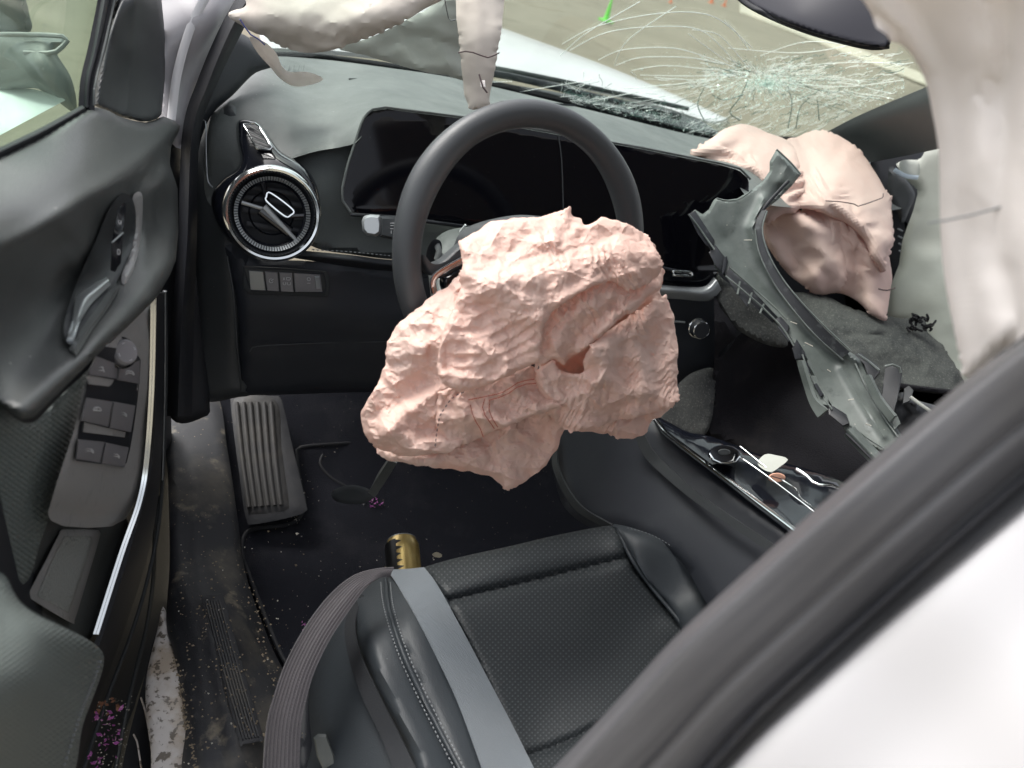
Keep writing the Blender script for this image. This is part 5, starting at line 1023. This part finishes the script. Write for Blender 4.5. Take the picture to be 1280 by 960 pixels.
# ================================================================== SEAT
seat = thing('driver_chair', 'black leather driver seat cushion with perforated centre and stitched bolster', 'car seat', Q(650, 820, 1.02))
SZ = zf((390, 840, .50), (440, 740, .515), (500, 712, .555), (640, 685, .60), (765, 660, .60), (800, 668, .615), (895, 745, .60), (560, 720, .59), (770, 700, .592), (660, 940, .545), (840, 780, .56), (700, 960, .555), (590, 830, .575), (480, 960, .56), (520, 800, .60), (450, 800, .575), (400, 980, .50), (480, 760, .585), (870, 800, .60), (560, 960, .585), (720, 820, .560))
_sz2 = rbf(SZ)
sheet('outer_bolster', [(386, 850), (389, 828), (397, 808), (410, 785), (430, 758), (452, 732), (474, 722), (510, 726), (560, 800), (590, 900), (600, 1000), (396, 1000), (390, 930), (386, 890)], lambda x, y: _sz2(x, y)+.016, M['seat'], seat, step=8, edge=.05, er=26, thick=.02)
sheet('side_bolster', [(440, 775), (438, 752), (450, 735), (470, 722), (490, 716), (520, 712), (552, 722), (580, 790), (620, 880), (660, 1000), (532, 1000), (508, 940), (476, 880), (452, 820)], lambda x, y: _sz2(x, y)-.006, M['seat'], seat, step=7, edge=.030, er=22, thick=.02,
      noise=fold_noise([([(486, 728), (500, 790), (530, 870), (575, 970)], -.008, 6), ([(450, 750), (470, 830), (520, 930), (540, 980)], .010, 18), ([(515, 730), (530, 800), (570, 890), (610, 980)], .004, 12)]))
M['perf'] = mat('perforated seat leather', (.020, .024, .027), .58, bump=(('uvgrid', (8.5, 8.5, 1.), .2, .0007), ('noise', 30., .1, .004)), mix=(('uvgrid', (8.5, 8.5, 1.), .45, .85, (.11, .12, .125), .5),))
sheet('seat_centre', [(505, 718), (560, 700), (640, 682), (700, 668), (762, 657), (775, 664), (785, 690), (800, 720), (850, 780), (900, 860), (900, 1000), (655, 1000), (640, 930), (600, 840), (560, 760), (530, 716)], lambda x, y: _sz2(x, y)-.002, M['perf'], seat, step=4, edge=.022, er=14, thick=.03,
      noise=fold_noise([([(556, 752), (610, 738), (680, 722), (740, 707), (786, 696)], -.013, 5), ([(655, 946), (690, 934), (722, 920), (760, 900), (830, 850)], -.009, 5), ([(540, 735), (640, 708), (770, 676)], .006, 14), ([(640, 820), (740, 790)], .006, 60)]), uvs=60.)
sheet('inner_bolster', [(764, 658), (780, 657), (800, 663), (822, 672), (845, 686), (872, 712), (895, 744), (920, 790), (920, 900), (880, 850), (840, 770), (800, 720), (784, 690)], lambda x, y: _sz2(x, y)-.010, M['seat'], seat, step=5, edge=.020, er=16, thick=.03)
for nm, pts, o_ in (('piping', [(482, 724), (486, 760), (502, 812), (524, 862), (552, 918), (582, 975)], .016), ('piping', [(772, 662), (790, 700), (815, 735), (850, 778), (885, 830)], .008), ):
    line(nm, [(x, y, float(_sz2(np.array([x]), np.array([y]))[0])-o_+.008) for x, y in pts], .0028, M['seat'], seat)
for o1 in (-6, 6):
    stitches([(x+o1, y, float(_sz2(np.array([x]), np.array([y]))[0])-.008) for x, y in [(482, 728), (486, 760), (502, 812), (524, 862), (552, 918), (582, 975)]], .0055, .0008, M['thread'], seat, lift=.004)
stitches([(x, y, float(_sz2(np.array([x]), np.array([y]))[0])) for x, y in [(784, 660), (808, 666), (832, 678), (858, 698), (884, 726)]], .0055, .0007, M['thread'], seat, lift=.012)
loft('webbing_strip', [[(x, y, float(_sz2(np.array([x]), np.array([y]))[0])-.004) for x, y in ((450, 742), (432, 775), (434, 815), (452, 870), (478, 925), (500, 985))], [(x, y, float(_sz2(np.array([x]), np.array([y]))[0])-.010) for x, y in ((455, 744), (444, 775), (449, 815), (474, 870), (505, 930), (532, 985))]], mat('black webbing', (.018, .020, .024), .7, bump=(('uvwave', (0, 0, 0), 0, 0),) if 0 else (('noise', (40., 900., 400.), .5, .001),)), seat, n=40, m=4, thick=.002)
sheet('seat_base', [(376, 870), (392, 860), (400, 900), (420, 1000), (380, 1000), (372, 930)], zf((380, 870, .42), (400, 990, .42), (385, 930, .42)), M['black'], seat, step=6, edge=.01)
adj = MB().add(slab_px([(392, 922), (398, 917), (408, 918), (418, 945), (420, 958), (404, 962), (396, 945)], .905, .015, .003)).build('seat_adjuster', M['dash_top'], seat)
sbk = sheet('backrest', [(900, 1000), (1100, 700), (1400, 700), (1400, 1200), (800, 1200)], zf((900, 1000, .60), (1100, 720, .64), (1300, 800, .9), (1000, 1100, .8)), M['seat'], seat, step=20, edge=.02) if False else None

# ================================================================== SEAT BELT
sb = thing('seat_belt', 'seat belt webbing lying over the seat and looping down beside it', 'seat belt', Q(560, 800, .97))
def so_(x, y, o): return float(_sz2(np.array([x], float), np.array([y], float))[0])-o
loft('lap_webbing', [[(x, y, so_(x, y, o)) for x, y, o in ((484, 712, .008), (498, 733, .012), (520, 770, .014), (552, 832, .013), (578, 890, .014), (612, 985, .014))],
                     [(x, y, so_(x, y, o)) for x, y, o in ((508, 711, .008), (524, 735, .012), (548, 778, .014), (584, 845, .012), (612, 900, .013), (645, 985, .012))],
                     [(x, y, so_(x, y, o)) for x, y, o in ((530, 709, .006), (546, 730, .010), (574, 780, .012), (610, 848, .012), (640, 905, .012), (680, 985, .012))]], M['belt_light'], sb, n=60, m=4, thick=.0018)
BD1 = [(492, 710, .955), (470, 712, .945), (443, 720, .93), (415, 742, .91), (385, 780, .885), (360, 825, .86), (345, 865, .84), (334, 910, .825), (329, 985, .81)]
BD2 = [(486, 722, .950), (476, 722, .94), (458, 734, .915), (442, 755, .90), (415, 795, .875), (395, 835, .855), (384, 870, .84), (376, 912, .825), (374, 985, .81)]
BDm = [((a[0]+b[0])/2, (a[1]+b[1])/2, (a[2]+b[2])/2-.004) for a, b in zip(BD1, BD2)]
loft('looped_webbing', [BD1, BDm, BD2], M['belt_dark'], sb, n=70, m=5, thick=.002)
mb = MB()
for k in range(1, 9):
    t = k/9; mb.add(tube_arr(resample(catmull(np.array([Q(a[0]*(1-t)+b[0]*t, a[1]*(1-t)+b[1]*t, a[2]*(1-t)+b[2]*t-.0035*math.sin(t*math.pi)-.0004) for a, b in zip(BD1, BD2)]), False, 8), n=80), .0011, 5))
mb.build('woven_rib', M['belt_dark'], sb, 'stuff')
line('belt_edge', [(a[0], a[1], a[2]-.001) for a in BD1], .0014, M['belt_dark'], sb)

# ================================================================== CAN AND LITTER
can = thing('drink_can', 'gold and black drink can on the mat behind the front edge of the seat', 'can', Q(505, 690, ('z', .33)))
ca = Q(502, 676, ('z', .34)); cb_ = Q(507, 735, ('z', .315)); ax = (cb_-ca)/np.linalg.norm(cb_-ca)
ctop = ca; cx_ = np.cross(ax, CAM-ca); cx_ /= np.linalg.norm(cx_); cy_ = np.cross(ax, cx_)
lathe(ctop, cx_, cy_, ax, [(0, .003), (.024, .003), (.0245, -.001), (.0265, -.001), (.0275, .003), (.0315, .012), (.0318, .03), (.0318, .11), (.027, .12), (0, .12)], 40, 'can_body', M['gold'], can, closedp=False)
lathe(ctop, cx_, cy_, ax, ringprof(.0262, .0013, -.0015), 36, 'can_rim', M['silver'], can)
V, F = [], []
for (a0, a1, zz) in [(-215, -110, .010)]+[(-112, -92+4*math.sin(k*2.1), .012+k*.013) for k in range(6)]:
    z1 = .112 if a1 == -110 else zz+.009
    n = 10; o_ = len(V)
    for i in range(n+1):
        a = RAD(a0+(a1-a0)*i/n); sh = 0 if a1 == -110 else (i/n)*.004
        rr2 = .03205 if zz > .011 else .0322
        V.append(ctop+(-cx_*math.cos(a)+cy_*math.sin(a))*rr2+ax*(zz+sh)); V.append(ctop+(-cx_*math.cos(a)+cy_*math.sin(a))*rr2+ax*(z1-sh))
    F += [(o_+2*i, o_+2*i+2, o_+2*i+3, o_+2*i+1) for i in range(n)]
MB().add((V, F)).build('black_print', M['canblack'], can, label='black jagged print wrapping one side of the gold can')
tabx = sheet('litter_scrap', [(540, 693), (546, 690), (553, 694), (550, 697), (543, 696)], zf((545, 692, .33), (556, 698, .33), (548, 690, .335)), M['concrete'], None, step=3, edge=0, thick=.001)
tag(tabx, 'small pale scrap on the mat just right of the gold can', 'scrap')
def flower(px, py, z, s, n, label, m2='purple', spec=None):
    c = Q(px, py, spec or ('z', z)); t = thing('crushed_flower', label, 'flower', c); mb = MB()
    for i in range(n):
        o = c+np.array([rr(-1, 1)*s, rr(-1, 1)*s, rr(0, .5)*s]); a = np.array([rr(-1, 1), rr(-1, 1), rr(-.2, .7)]); a /= np.linalg.norm(a); b = np.cross(a, [rr(-1, 1), rr(-1, 1), 1]); b /= np.linalg.norm(b)
        k = s*rr(.25, .6); q = [o, o+a*k*.5+b*k*.28, o+a*k+np.array([0, 0, k*.15]), o+a*k*.5-b*k*.28]
        mb.add((q+[v-np.array([0, 0, .0008]) for v in q], [(0, 1, 2, 3), (7, 6, 5, 4), (0, 4, 5, 1), (1, 5, 6, 2), (2, 6, 7, 3), (3, 7, 4, 0)]))
    mb.build('petals', M[m2], t, 'stuff'); return t
flower(468, 628, .30, .013, 26, 'crushed pale purple flower on the mat at the tip of the brake pedal')
flower(566, 600, .32, .010, 16, 'purple crushed flower on the mat just below the pink airbag')
flower(383, 785, .29, .010, 20, 'crushed purple flower on the mat beside the looped seat belt')
mb = MB(); mb3 = MB()
for i in range(320):
    if i < 130: x, y = rr(300, 620), rr(560, 860); z = .30
    elif i < 230: x, y = 368+R.gauss(0, 6), rr(590, 655); z = .305
    else: x, y = rr(210, 380), rr(640, 960); z = .435
    c = Q(x, y, ('z', z+.004)) if i >= 230 else Q(x, y, md(x, y)-.006); s = rr(.0006, .0018) if R.random() < .93 else rr(.002, .0035)
    V = [c+np.array(v)*s*rr(.6, 1.2) for v in ((1, 0, 0), (-.6, .9, 0), (-.5, -.9, .1), (0, 0, 1.2), (0, .1, -.8))]
    (mb if R.random() < .5 else mb3).add((V, [(0, 1, 3), (1, 2, 3), (2, 0, 3), (1, 0, 4), (2, 1, 4), (0, 2, 4)]))
gr_ = mb.build('grit', M['debris'], None, 'stuff'); tag(gr_, 'pale grit scattered over the floor mat and sill', 'grit')
dr_ = mb3.build('dirt_crumbs', M['dirtclod'], None, 'stuff'); tag(dr_, 'brown dirt crumbs scattered over the floor mat and sill', 'dirt')
mb = MB()
for i in range(160):      # glass crumbs on the dash below the windshield
    x = rr(690, 880); y = 146+(x-690)*.19+rr(0, 16); d_ = 1.62+(x-690)*.0022-(y-(146+(x-690)*.19))*.012
    c = Q(x, y, d_-.01); s = rr(.0006, .0018); V = [c+np.array(v)*s for v in ((1, 0, 0), (-.6, .9, 0), (-.5, -.9, .1), (0, 0, 1.2))]; mb.add((V, [(0, 1, 3), (1, 2, 3), (2, 0, 3), (0, 2, 1)]))
gc = mb.build('glass_crumbs', M['shard'], None, 'stuff'); tag(gc, 'tiny glass crumbs strewn along the dashboard top under the windshield', 'glass')
# ================================================================== DRIVER DOOR
def D(*c): return [(a, b, ('door', v)) for a, b, v in c]
door = thing('driver_door', 'open driver door with dusty black panel, window switches and armrest', 'car door', Q(120, 500, ('door', .0)))
DC = D((-20, 205, .010), (112, 134, .012), (224, 158, .02), (60, 170, .012), (150, 180, .035), (60, 240, .06), (-20, 300, .075), (190, 220, .045), (150, 250, .060), (100, 300, .072), (210, 260, .045), (190, 340, .085), (120, 420, .105), (60, 500, .11), (10, 520, .10), (-20, 430, .065), (40, 380, .050), (90, 350, .050), (130, 300, .050))
_dc = rbf(DC)
def dd1(x, y, o=0): return float(_dc(np.array([x], float), np.array([y], float))[0])-o
sheet('upper_panel', [(-30, 212), (-30, 206), (30, 178), (75, 154), (108, 136), (118, 133), (135, 138), (150, 146), (168, 151), (182, 153), (194, 150), (203, 145), (214, 149), (225, 157), (224, 164), (214, 182), (212, 205), (222, 235), (223, 290), (220, 325), (212, 345), (196, 372), (165, 403), (130, 435), (95, 470), (60, 505), (42, 522), (28, 524), (15, 518), (0, 508), (-30, 500)], DC, M['doorskin'], door, step=6, smooth=False, edge=.025, er=12, thick=.01, ang=60,
      noise=fold_noise([([(-20, 318), (40, 290), (100, 250), (160, 215), (215, 168)], .014, 13), ([(215, 175), (190, 215), (165, 240), (158, 300), (140, 345), (110, 395), (90, 430)], -.014, 12), ([(205, 330), (165, 375), (120, 420), (70, 465), (30, 505)], .012, 20), ([(222, 200), (190, 240), (182, 290), (176, 330)], .010, 9), ([(70, 300), (90, 350), (60, 420)], -.012, 26)]))
pk = [(153, 242), (166, 250), (170, 275), (166, 305), (152, 340), (130, 380), (108, 412), (92, 430), (82, 425), (80, 405), (88, 375), (102, 340), (120, 300), (136, 262)]
sheet('pull_recess', pk, lambda x, y: _dc(x, y)-.006, M['dash'], door, step=4, edge=-.004, er=6, thick=.004)
lk = MB().add(slab_px([(147, 262), (156, 252), (158, 256), (154, 290), (151, 330), (144, 340), (138, 338), (140, 300)], ('door', .080), .010, .001)).build('lock_switch', M['gloss'], door)
line('switch_gap', [(140, 303, dep(140, 303, ('door', .080))-.0108), (154, 291, dep(154, 291, ('door', .080))-.0108)], .0009, M['silver'], lk)
glyph([[(148, 275), (148, 279), (151, 280), (151, 276)], [(147, 312), (150, 312), (150, 318), (147, 318), (147, 312)]], M['print'], lk, dfun=lambda x, y: dep(x, y, ('door', .080)), lift=.0108, r=.0005)
hnd = loft('inner_handle', [[(83, 425, dd1(83, 425, .010)), (90, 400, dd1(90, 400, .014)), (96, 372, dd1(96, 372, .016)), (112, 358, dd1(112, 358, .018)), (133, 346, dd1(133, 346, .018))],
                      [(90, 418, dd1(90, 418, .018)), (98, 395, dd1(98, 395, .026)), (106, 374, dd1(106, 374, .028)), (118, 364, dd1(118, 364, .028)), (136, 350, dd1(136, 350, .024))],
                      [(95, 412, dd1(95, 412, .010)), (106, 392, dd1(106, 392, .014)), (114, 380, dd1(114, 380, .014)), (126, 368, dd1(126, 368, .014)), (138, 356, dd1(138, 356, .014))]], M['handle'], door, n=24, m=6, thick=.004)
loft('handle_base', [[(86, 436, dd1(86, 436, .008)), (104, 408, dd1(104, 408, .010)), (124, 380, dd1(124, 380, .010)), (144, 352, dd1(144, 352, .008))], [(92, 440, dd1(92, 440, .016)), (110, 412, dd1(110, 412, .018)), (130, 386, dd1(130, 386, .018)), (148, 358, dd1(148, 358, .016))]], M['doorskin'], door, n=20, thick=.004)
sheet('pull_grip', [(166, 246), (178, 244), (176, 300), (170, 330), (156, 356), (152, 344), (165, 310), (169, 275)], lambda x, y: _dc(x, y)-.010, M['bezel'], door, step=4, edge=.006, er=4)
# lower shell, deepest first
LS = D((200, 380, .02), (225, 500, .03), (222, 160, .0), (222, 700, .03), (190, 830, .03), (140, 970, .03), (60, 970, .03), (60, 500, .02), (120, 820, .03))
sheet('door_shell', [(212, 165), (226, 160), (228, 240), (226, 330), (216, 420), (214, 520), (217, 640), (219, 700), (207, 785), (188, 828), (176, 870), (163, 915), (148, 990), (-30, 990), (-30, 480), (180, 330)], lambda x, y: rbf(LS)(x, y), M['black'], door, step=10, edge=.02, er=10, thick=.03, smooth=False)
line('shell_ridge', [(x, y, ('door', .055)) for x, y in ((206, 364), (207, 480), (203, 600), (196, 670), (183, 730), (165, 790), (128, 890), (98, 985))], .0030, M['dash'], door)
line('shell_ridge', [(x, y, ('door', .045)) for x, y in ((201, 620), (194, 660), (192, 720), (184, 780), (172, 830), (158, 890), (140, 985))], .0035, M['dash'], door)
line('door_lip', [(x, y, ('door', .055)) for x, y in ((206, 364), (206, 480), (203, 600))], .0012, M['silver'], door, lift=.005)
loft('gloss_strip', [[(196, 366, ('door', .085)), (194, 480, ('door', .085)), (190, 580, ('door', .085)), (162, 690, ('door', .085)), (130, 790, ('door', .085)), (100, 870, ('door', .085)), (70, 985, ('door', .085))],
                     [(206, 366, ('door', .060)), (205, 480, ('door', .06)), (200, 600, ('door', .06)), (186, 690, ('door', .06)), (158, 780, ('door', .06)), (122, 880, ('door', .06)), (90, 985, ('door', .06))]], M['rubber'], door, n=60, thick=.006)
loft('chrome_strip', [[(191, 370, ('door', .092)), (188.5, 480, ('door', .092)), (183, 570, ('door', .094)), (173.5, 625, ('door', .094)), (151.5, 690, ('door', .094)), (119, 792, ('door', .094))],
                      [(192, 370, ('door', .097)), (190, 480, ('door', .097)), (184, 570, ('door', .099)), (175, 625, ('door', .099)), (152, 692, ('door', .099)), (120, 793, ('door', .099))],
                      [(194, 370, ('door', .090)), (192, 480, ('door', .09)), (186, 572, ('door', .092)), (177, 628, ('door', .092)), (154.5, 694, ('door', .092)), (123, 796, ('door', .092))]], M['chrome'], door, n=60, m=4, thick=.003)
sheet('ribbed_insert', [(-30, 500), (0, 506), (20, 524), (42, 528), (70, 500), (110, 462), (118, 450), (104, 500), (92, 550), (70, 620), (50, 680), (30, 730), (-30, 730)], D((0, 510, .085), (115, 455, .085), (40, 700, .07), (-20, 700, .075), (60, 560, .078)), M['rib_leather'], door, step=8, edge=.008, er=6)
BZ = D((192, 385, .088), (150, 420, .100), (115, 460, .100), (188, 520, .090), (100, 520, .098), (175, 600, .090), (80, 600, .096), (66, 645, .088), (150, 650, .082), (140, 500, .098))
_bz = rbf(BZ)
def bzd(x, y, o=0): return float(_bz(np.array([x], float), np.array([y], float))[0])-o
sheet('switch_bezel', [(190, 375), (192, 378), (188, 480), (184, 560), (178, 600), (168, 630), (158, 648), (140, 658), (110, 660), (80, 658), (62, 650), (60, 640), (72, 600), (92, 540), (104, 490), (112, 458), (130, 436), (160, 408)], BZ, M['bezel'], door, step=6, smooth=False, edge=.006, er=6, thick=.006,
      noise=fold_noise([([(105, 455), (98, 520), (92, 575)], -.002, 5), ([(70, 642), (120, 650), (160, 640)], -.012, 12)]))
well = sheet('switch_well', [(119, 436), (124, 432), (165, 438), (176, 448), (175, 470), (172, 500), (168, 530), (163, 560), (158, 580), (152, 583), (94, 576), (93, 570), (100, 530), (106, 500), (112, 460)], lambda x, y: _bz(x, y)-.0015, M['black'], door, step=5, smooth=False, edge=.001, er=3, thick=.003)
def key(outl, h, sym=None, name='window_switch', o=.001, mt='key'):
    p = np.array(outl, float); p = p.mean(0)+(p-p.mean(0))*(1.07 if name == 'window_switch' else 1.); outl = p; k_ = MB().add(slab_px(outl, lambda x, y: _bz(x, y)-o, h, .0018)).build(name, M[mt], door)
    if sym:
        c = p.mean(0)+np.array(sym[1]); glyph([[(c[0]+a, c[1]+b) for a, b in s] for s in sym[0]], M['print'], k_, dfun=lambda x, y: bzd(x, y), lift=o+h+.0008, r=.00058)
    return k_
carsym = [[(-5, 2.5), (-5, 0), (-3, -1.8), (3, -1), (5.5, 1.2), (6, 3.6), (4, 3.2), (4, 1.6), (-3, .8), (-3, 2.8), (-5, 2.5)]]
key([(112, 462), (120, 446), (147, 456), (145, 473), (112, 468)], .008, ([[(-4, 2), (-4, -2), (2, -2), (3, 2), (-4, 2)], [(3, 2), (4, 4)]], (-1, 0)))
key([(149, 457), (165, 455), (174, 451), (174, 479), (147, 474)], .007, (carsym, (0, 2)))
key([(107, 472), (112, 469), (173, 480), (172, 488), (110, 480)], .003, None, 'switch_surround', mt='bezel')
key([(108, 498), (140, 503), (136, 533), (102, 525)], .011, ([[(-5, 2), (-5, 0), (-3, -1.4), (2, -1.5), (5, 1), (5, 3), (-5, 2)], [(-1, -1), (-1, 2)]], (0, -4)))
key([(142, 503), (168, 508), (163, 539), (137, 534)], .010, (carsym, (0, -4)))
key([(104, 527), (160, 541), (158, 547), (102, 540)], .002, None, 'switch_surround', mt='bezel')
key([(98, 550), (130, 553), (125, 578), (95, 573)], .009, (carsym, (-1, -1)))
key([(132, 554), (160, 560), (155, 583), (127, 579)], .009, (carsym, (0, 0)))
kc = Q(151, 441, bzd(151, 441, .006)); kz = DN*.75+np.array([-.2, -.4, .55]); kz /= np.linalg.norm(kz); kx = np.cross([0, 0, 1.], kz); kx /= np.linalg.norm(kx); ky = np.cross(kz, kx)
mk = lathe(kc, kx, ky, kz, [(0, .010), (.011, .010), (.0128, .008), (.0135, .0), (0, 0)], 36, 'mirror_knob', M['key'], door, closedp=False)
lathe(kc, kx, ky, kz, ringprof(.0150, .0012, .004), 40, 'knob_collar', M['gloss'], mk)
for a0 in (90, 0, 270, 180):
    a = RAD(a0); c = kc+(kx*math.cos(a)+ky*math.sin(a))*.0085+kz*.0103; t_ = -kx*math.sin(a)+ky*math.cos(a); rd = kx*math.cos(a)+ky*math.sin(a)
    MB().add(tube_arr(np.array([c-t_*.0014, c+rd*.0008, c+t_*.0014]), .0003, 4)).build('arrow', M['print'], mk)
# pocket, mat, armrest
sheet('pocket', [(60, 648), (110, 660), (158, 648), (150, 690), (118, 790), (90, 800), (20, 760), (10, 740), (30, 700)], D((60, 655, .055), (155, 650, .06), (110, 790, .06), (20, 745, .06), (80, 720, .045)), M['doorskin'], door, step=7, edge=.004, er=5)
_pm = rbf(D((75, 665, .052), (125, 665, .058), (90, 780, .060), (35, 745, .058)))
sheet('pocket_mat', [(74, 668), (79, 662), (118, 662), (125, 665), (124, 674), (108, 728), (94, 773), (88, 778), (38, 748), (36, 742), (55, 705)], lambda x, y: _pm(x, y)-.008, M['bezel'], door, step=5, edge=.002, er=3, thick=.004)
sheet('pocket_mat_inlay', [(80, 670), (114, 670), (116, 676), (100, 728), (86, 766), (46, 745), (62, 708)], lambda x, y: _pm(x, y)-.0105, M['pocket'], door, step=4, smooth=False, edge=.001, er=2, thick=.003)
ARC = D((-20, 720, .13), (15, 735, .14), (60, 775, .165), (120, 812, .15), (128, 830, .14), (90, 970, .15), (-20, 970, .20), (40, 850, .195), (0, 780, .165))
_ar = rbf(ARC)
sheet('armrest', [(-30, 712), (0, 716), (10, 724), (16, 738), (28, 755), (50, 770), (80, 784), (104, 796), (122, 808), (130, 820), (128, 838), (120, 862), (104, 905), (78, 990), (-30, 990)], ARC, M['rib_leather'], door, step=6, edge=.045, er=22, thick=.02)
stitches([(x, y, float(_ar(np.array([x]), np.array([y]))[0])) for x, y in ((126, 826), (118, 850), (102, 890), (84, 945), (72, 985))], .0045, .0009, M['thread'], door, lift=.004)
stitches([(x-4, y, float(_ar(np.array([x]), np.array([y]))[0])) for x, y in ((126, 826), (118, 850), (102, 890), (84, 945), (72, 985))], .0045, .0009, M['thread'], door, lift=.006)
# window: frame, glass, sail panel
WG = D((-30, 208, -.004), (108, 132, -.004), (130, -30, -.03), (-30, -30, -.03))
_wg = rbf(WG)
loft('window_sill_seal', [[(-30, 198, ('door', .0)), (50, 160, ('door', .0)), (103, 131, ('door', .0))], [(-30, 203, ('door', .008)), (50, 166, ('door', .008)), (106, 135, ('door', .008))], [(-30, 214, ('door', .004)), (50, 175, ('door', .004)), (112, 140, ('door', .004))]], M['rubber'], door, n=30, thick=.004)
sheet('window_glass', [(-30, 206), (50, 166), (104, 136), (108, 120), (116, 60), (130, -30), (-30, -30)], WG, M['doorglass'], door, step=20, smooth=False, edge=0, thick=.004)
loft('window_frame_seal', [[(128, -30, ('door', -.02)), (124, 0, ('door', -.018)), (113, 60, ('door', -.010)), (105, 100, ('door', -.004)), (103, 136, ('door', 0))], [(138, -30, ('door', -.01)), (134, 0, ('door', -.008)), (122, 60, ('door', .0)), (112, 100, ('door', .004)), (110, 134, ('door', .008))], [(150, -30, ('door', -.02)), (146, 0, ('door', -.018)), (134, 55, ('door', -.010)), (122, 100, ('door', .0)), (118, 134, ('door', .002))]], M['rubber'], door, n=30, m=4, thick=.01)
line('frame_edge', [(148, -30, ('door', -.01)), (143, 0, ('door', -.006)), (131, 55, ('door', .002)), (119, 105, ('door', .008)), (117, 132, ('door', .010))], .0014, M['dash_top'], door)
sheet('corner_trim', [(140, -30), (158, -30), (150, 0), (204, -30), (202, 0), (205, 30), (207, 60), (206, 100), (203, 144), (196, 150), (184, 153), (176, 152), (150, 146), (117, 132), (120, 105), (132, 55), (142, 10)] if 0 else [(150, -30), (204, -30), (202, 0), (205, 30), (207, 60), (206, 100), (202, 143), (196, 149), (186, 152), (176, 152), (150, 146), (118, 132), (121, 105), (133, 55), (143, 10)], D((145, -20, -.03), (203, -20, -.02), (205, 60, -.02), (118, 130, -.006), (133, 55, -.015), (180, 150, .012), (160, 60, -.002), (176, 60, -.004), (176, -10, .0)), M['dash'], door, step=3, smooth=False, edge=.014, er=7, thick=.02, ang=30,
      noise=fold_noise([([(172, -30), (166, 60), (158, 140)], .004, 6), ([(150, 0), (135, 60), (124, 120)], .003, 8)]))
line('trim_highlight', [(165, -20, ('door', .004)), (150, 10, ('door', .010)), (138, 45, ('door', .012)), (130, 90, ('door', .012))], .0012, M['dash'], door)
# outside mirror seen through the window
om = thing('side_mirror', 'grey green door mirror housing seen through the dusty driver window', 'mirror', Q(40, 90, 1.0))
sheet('housing', [(-40, 30), (0, 42), (60, 44), (84, 46), (82, 54), (70, 64), (90, 100), (94, 140), (60, 118), (35, 110), (-40, 118)], [(0, 45, 1.02), (80, 50, 1.0), (90, 130, 1.0), (-20, 110, 1.05), (40, 80, .97)], M['dash_top'], om, step=6, edge=.03, er=14, thick=.02)
line('housing_lip', [(-30, 44, 1.0), (10, 43, .99), (60, 44, .985), (84, 47, .985), (80, 56, .985), (66, 66, .98), (30, 66, .98)], .003, M['bezel'], om)
sheet('cap', [(-40, -40), (10, -40), (28, -10), (36, 15), (34, 42), (-40, 42)], [(0, 0, 1.02), (30, 40, 1.0), (-30, -30, 1.05)], M['dash'], om, step=6, edge=.05, er=24, thick=.02)
sheet('mirror_glass', [(-40, 112), (35, 110), (82, 120), (84, 124), (-30, 185), (-40, 185)], [(0, 112, 1.03), (80, 122, 1.0), (-30, 180, 1.0)], mat('sky reflection mirror glass', (.85, .92, .88), .25, metal=.3), om, step=10, smooth=False, edge=.002, er=3)  # reflected sky put into the pale base colour
# purple litter caught between the door skins
for (x, y, s_, lb) in ((133, 905, .017, 'bright purple crushed flower topmost in the gap of the open door'), (128, 948, .018, 'bright purple crushed flower lowest in the gap of the open door'), (142, 922, .011, 'small pinkish flower scrap between two purple ones in the door gap')):
    flower(x, y, 0, s_, 18, lb, spec=('door', .075))
lf = flower(132, 886, 0, .014, 22, 'dried brown leaf scraps above the purple flowers in the door gap', 'brown', ('door', .072))
lf.name = 'dried_leaf'; lf['category'] = 'leaf'
mb = MB()
for i in range(110):
    c = Q(rr(120, 165), rr(870, 975), ('door', .06)); s = rr(.0005, .0016); V = [c+np.array(v)*s for v in ((1, 0, 0), (-.6, .9, 0), (-.5, -.9, .1), (0, 0, 1.2))]; mb.add((V, [(0, 1, 3), (1, 2, 3), (2, 0, 3), (0, 2, 1)]))
q_ = mb.build('grit', M['debris'], None, 'stuff'); tag(q_, 'grit and petals crumbs caught in the lower gap of the door', 'grit')
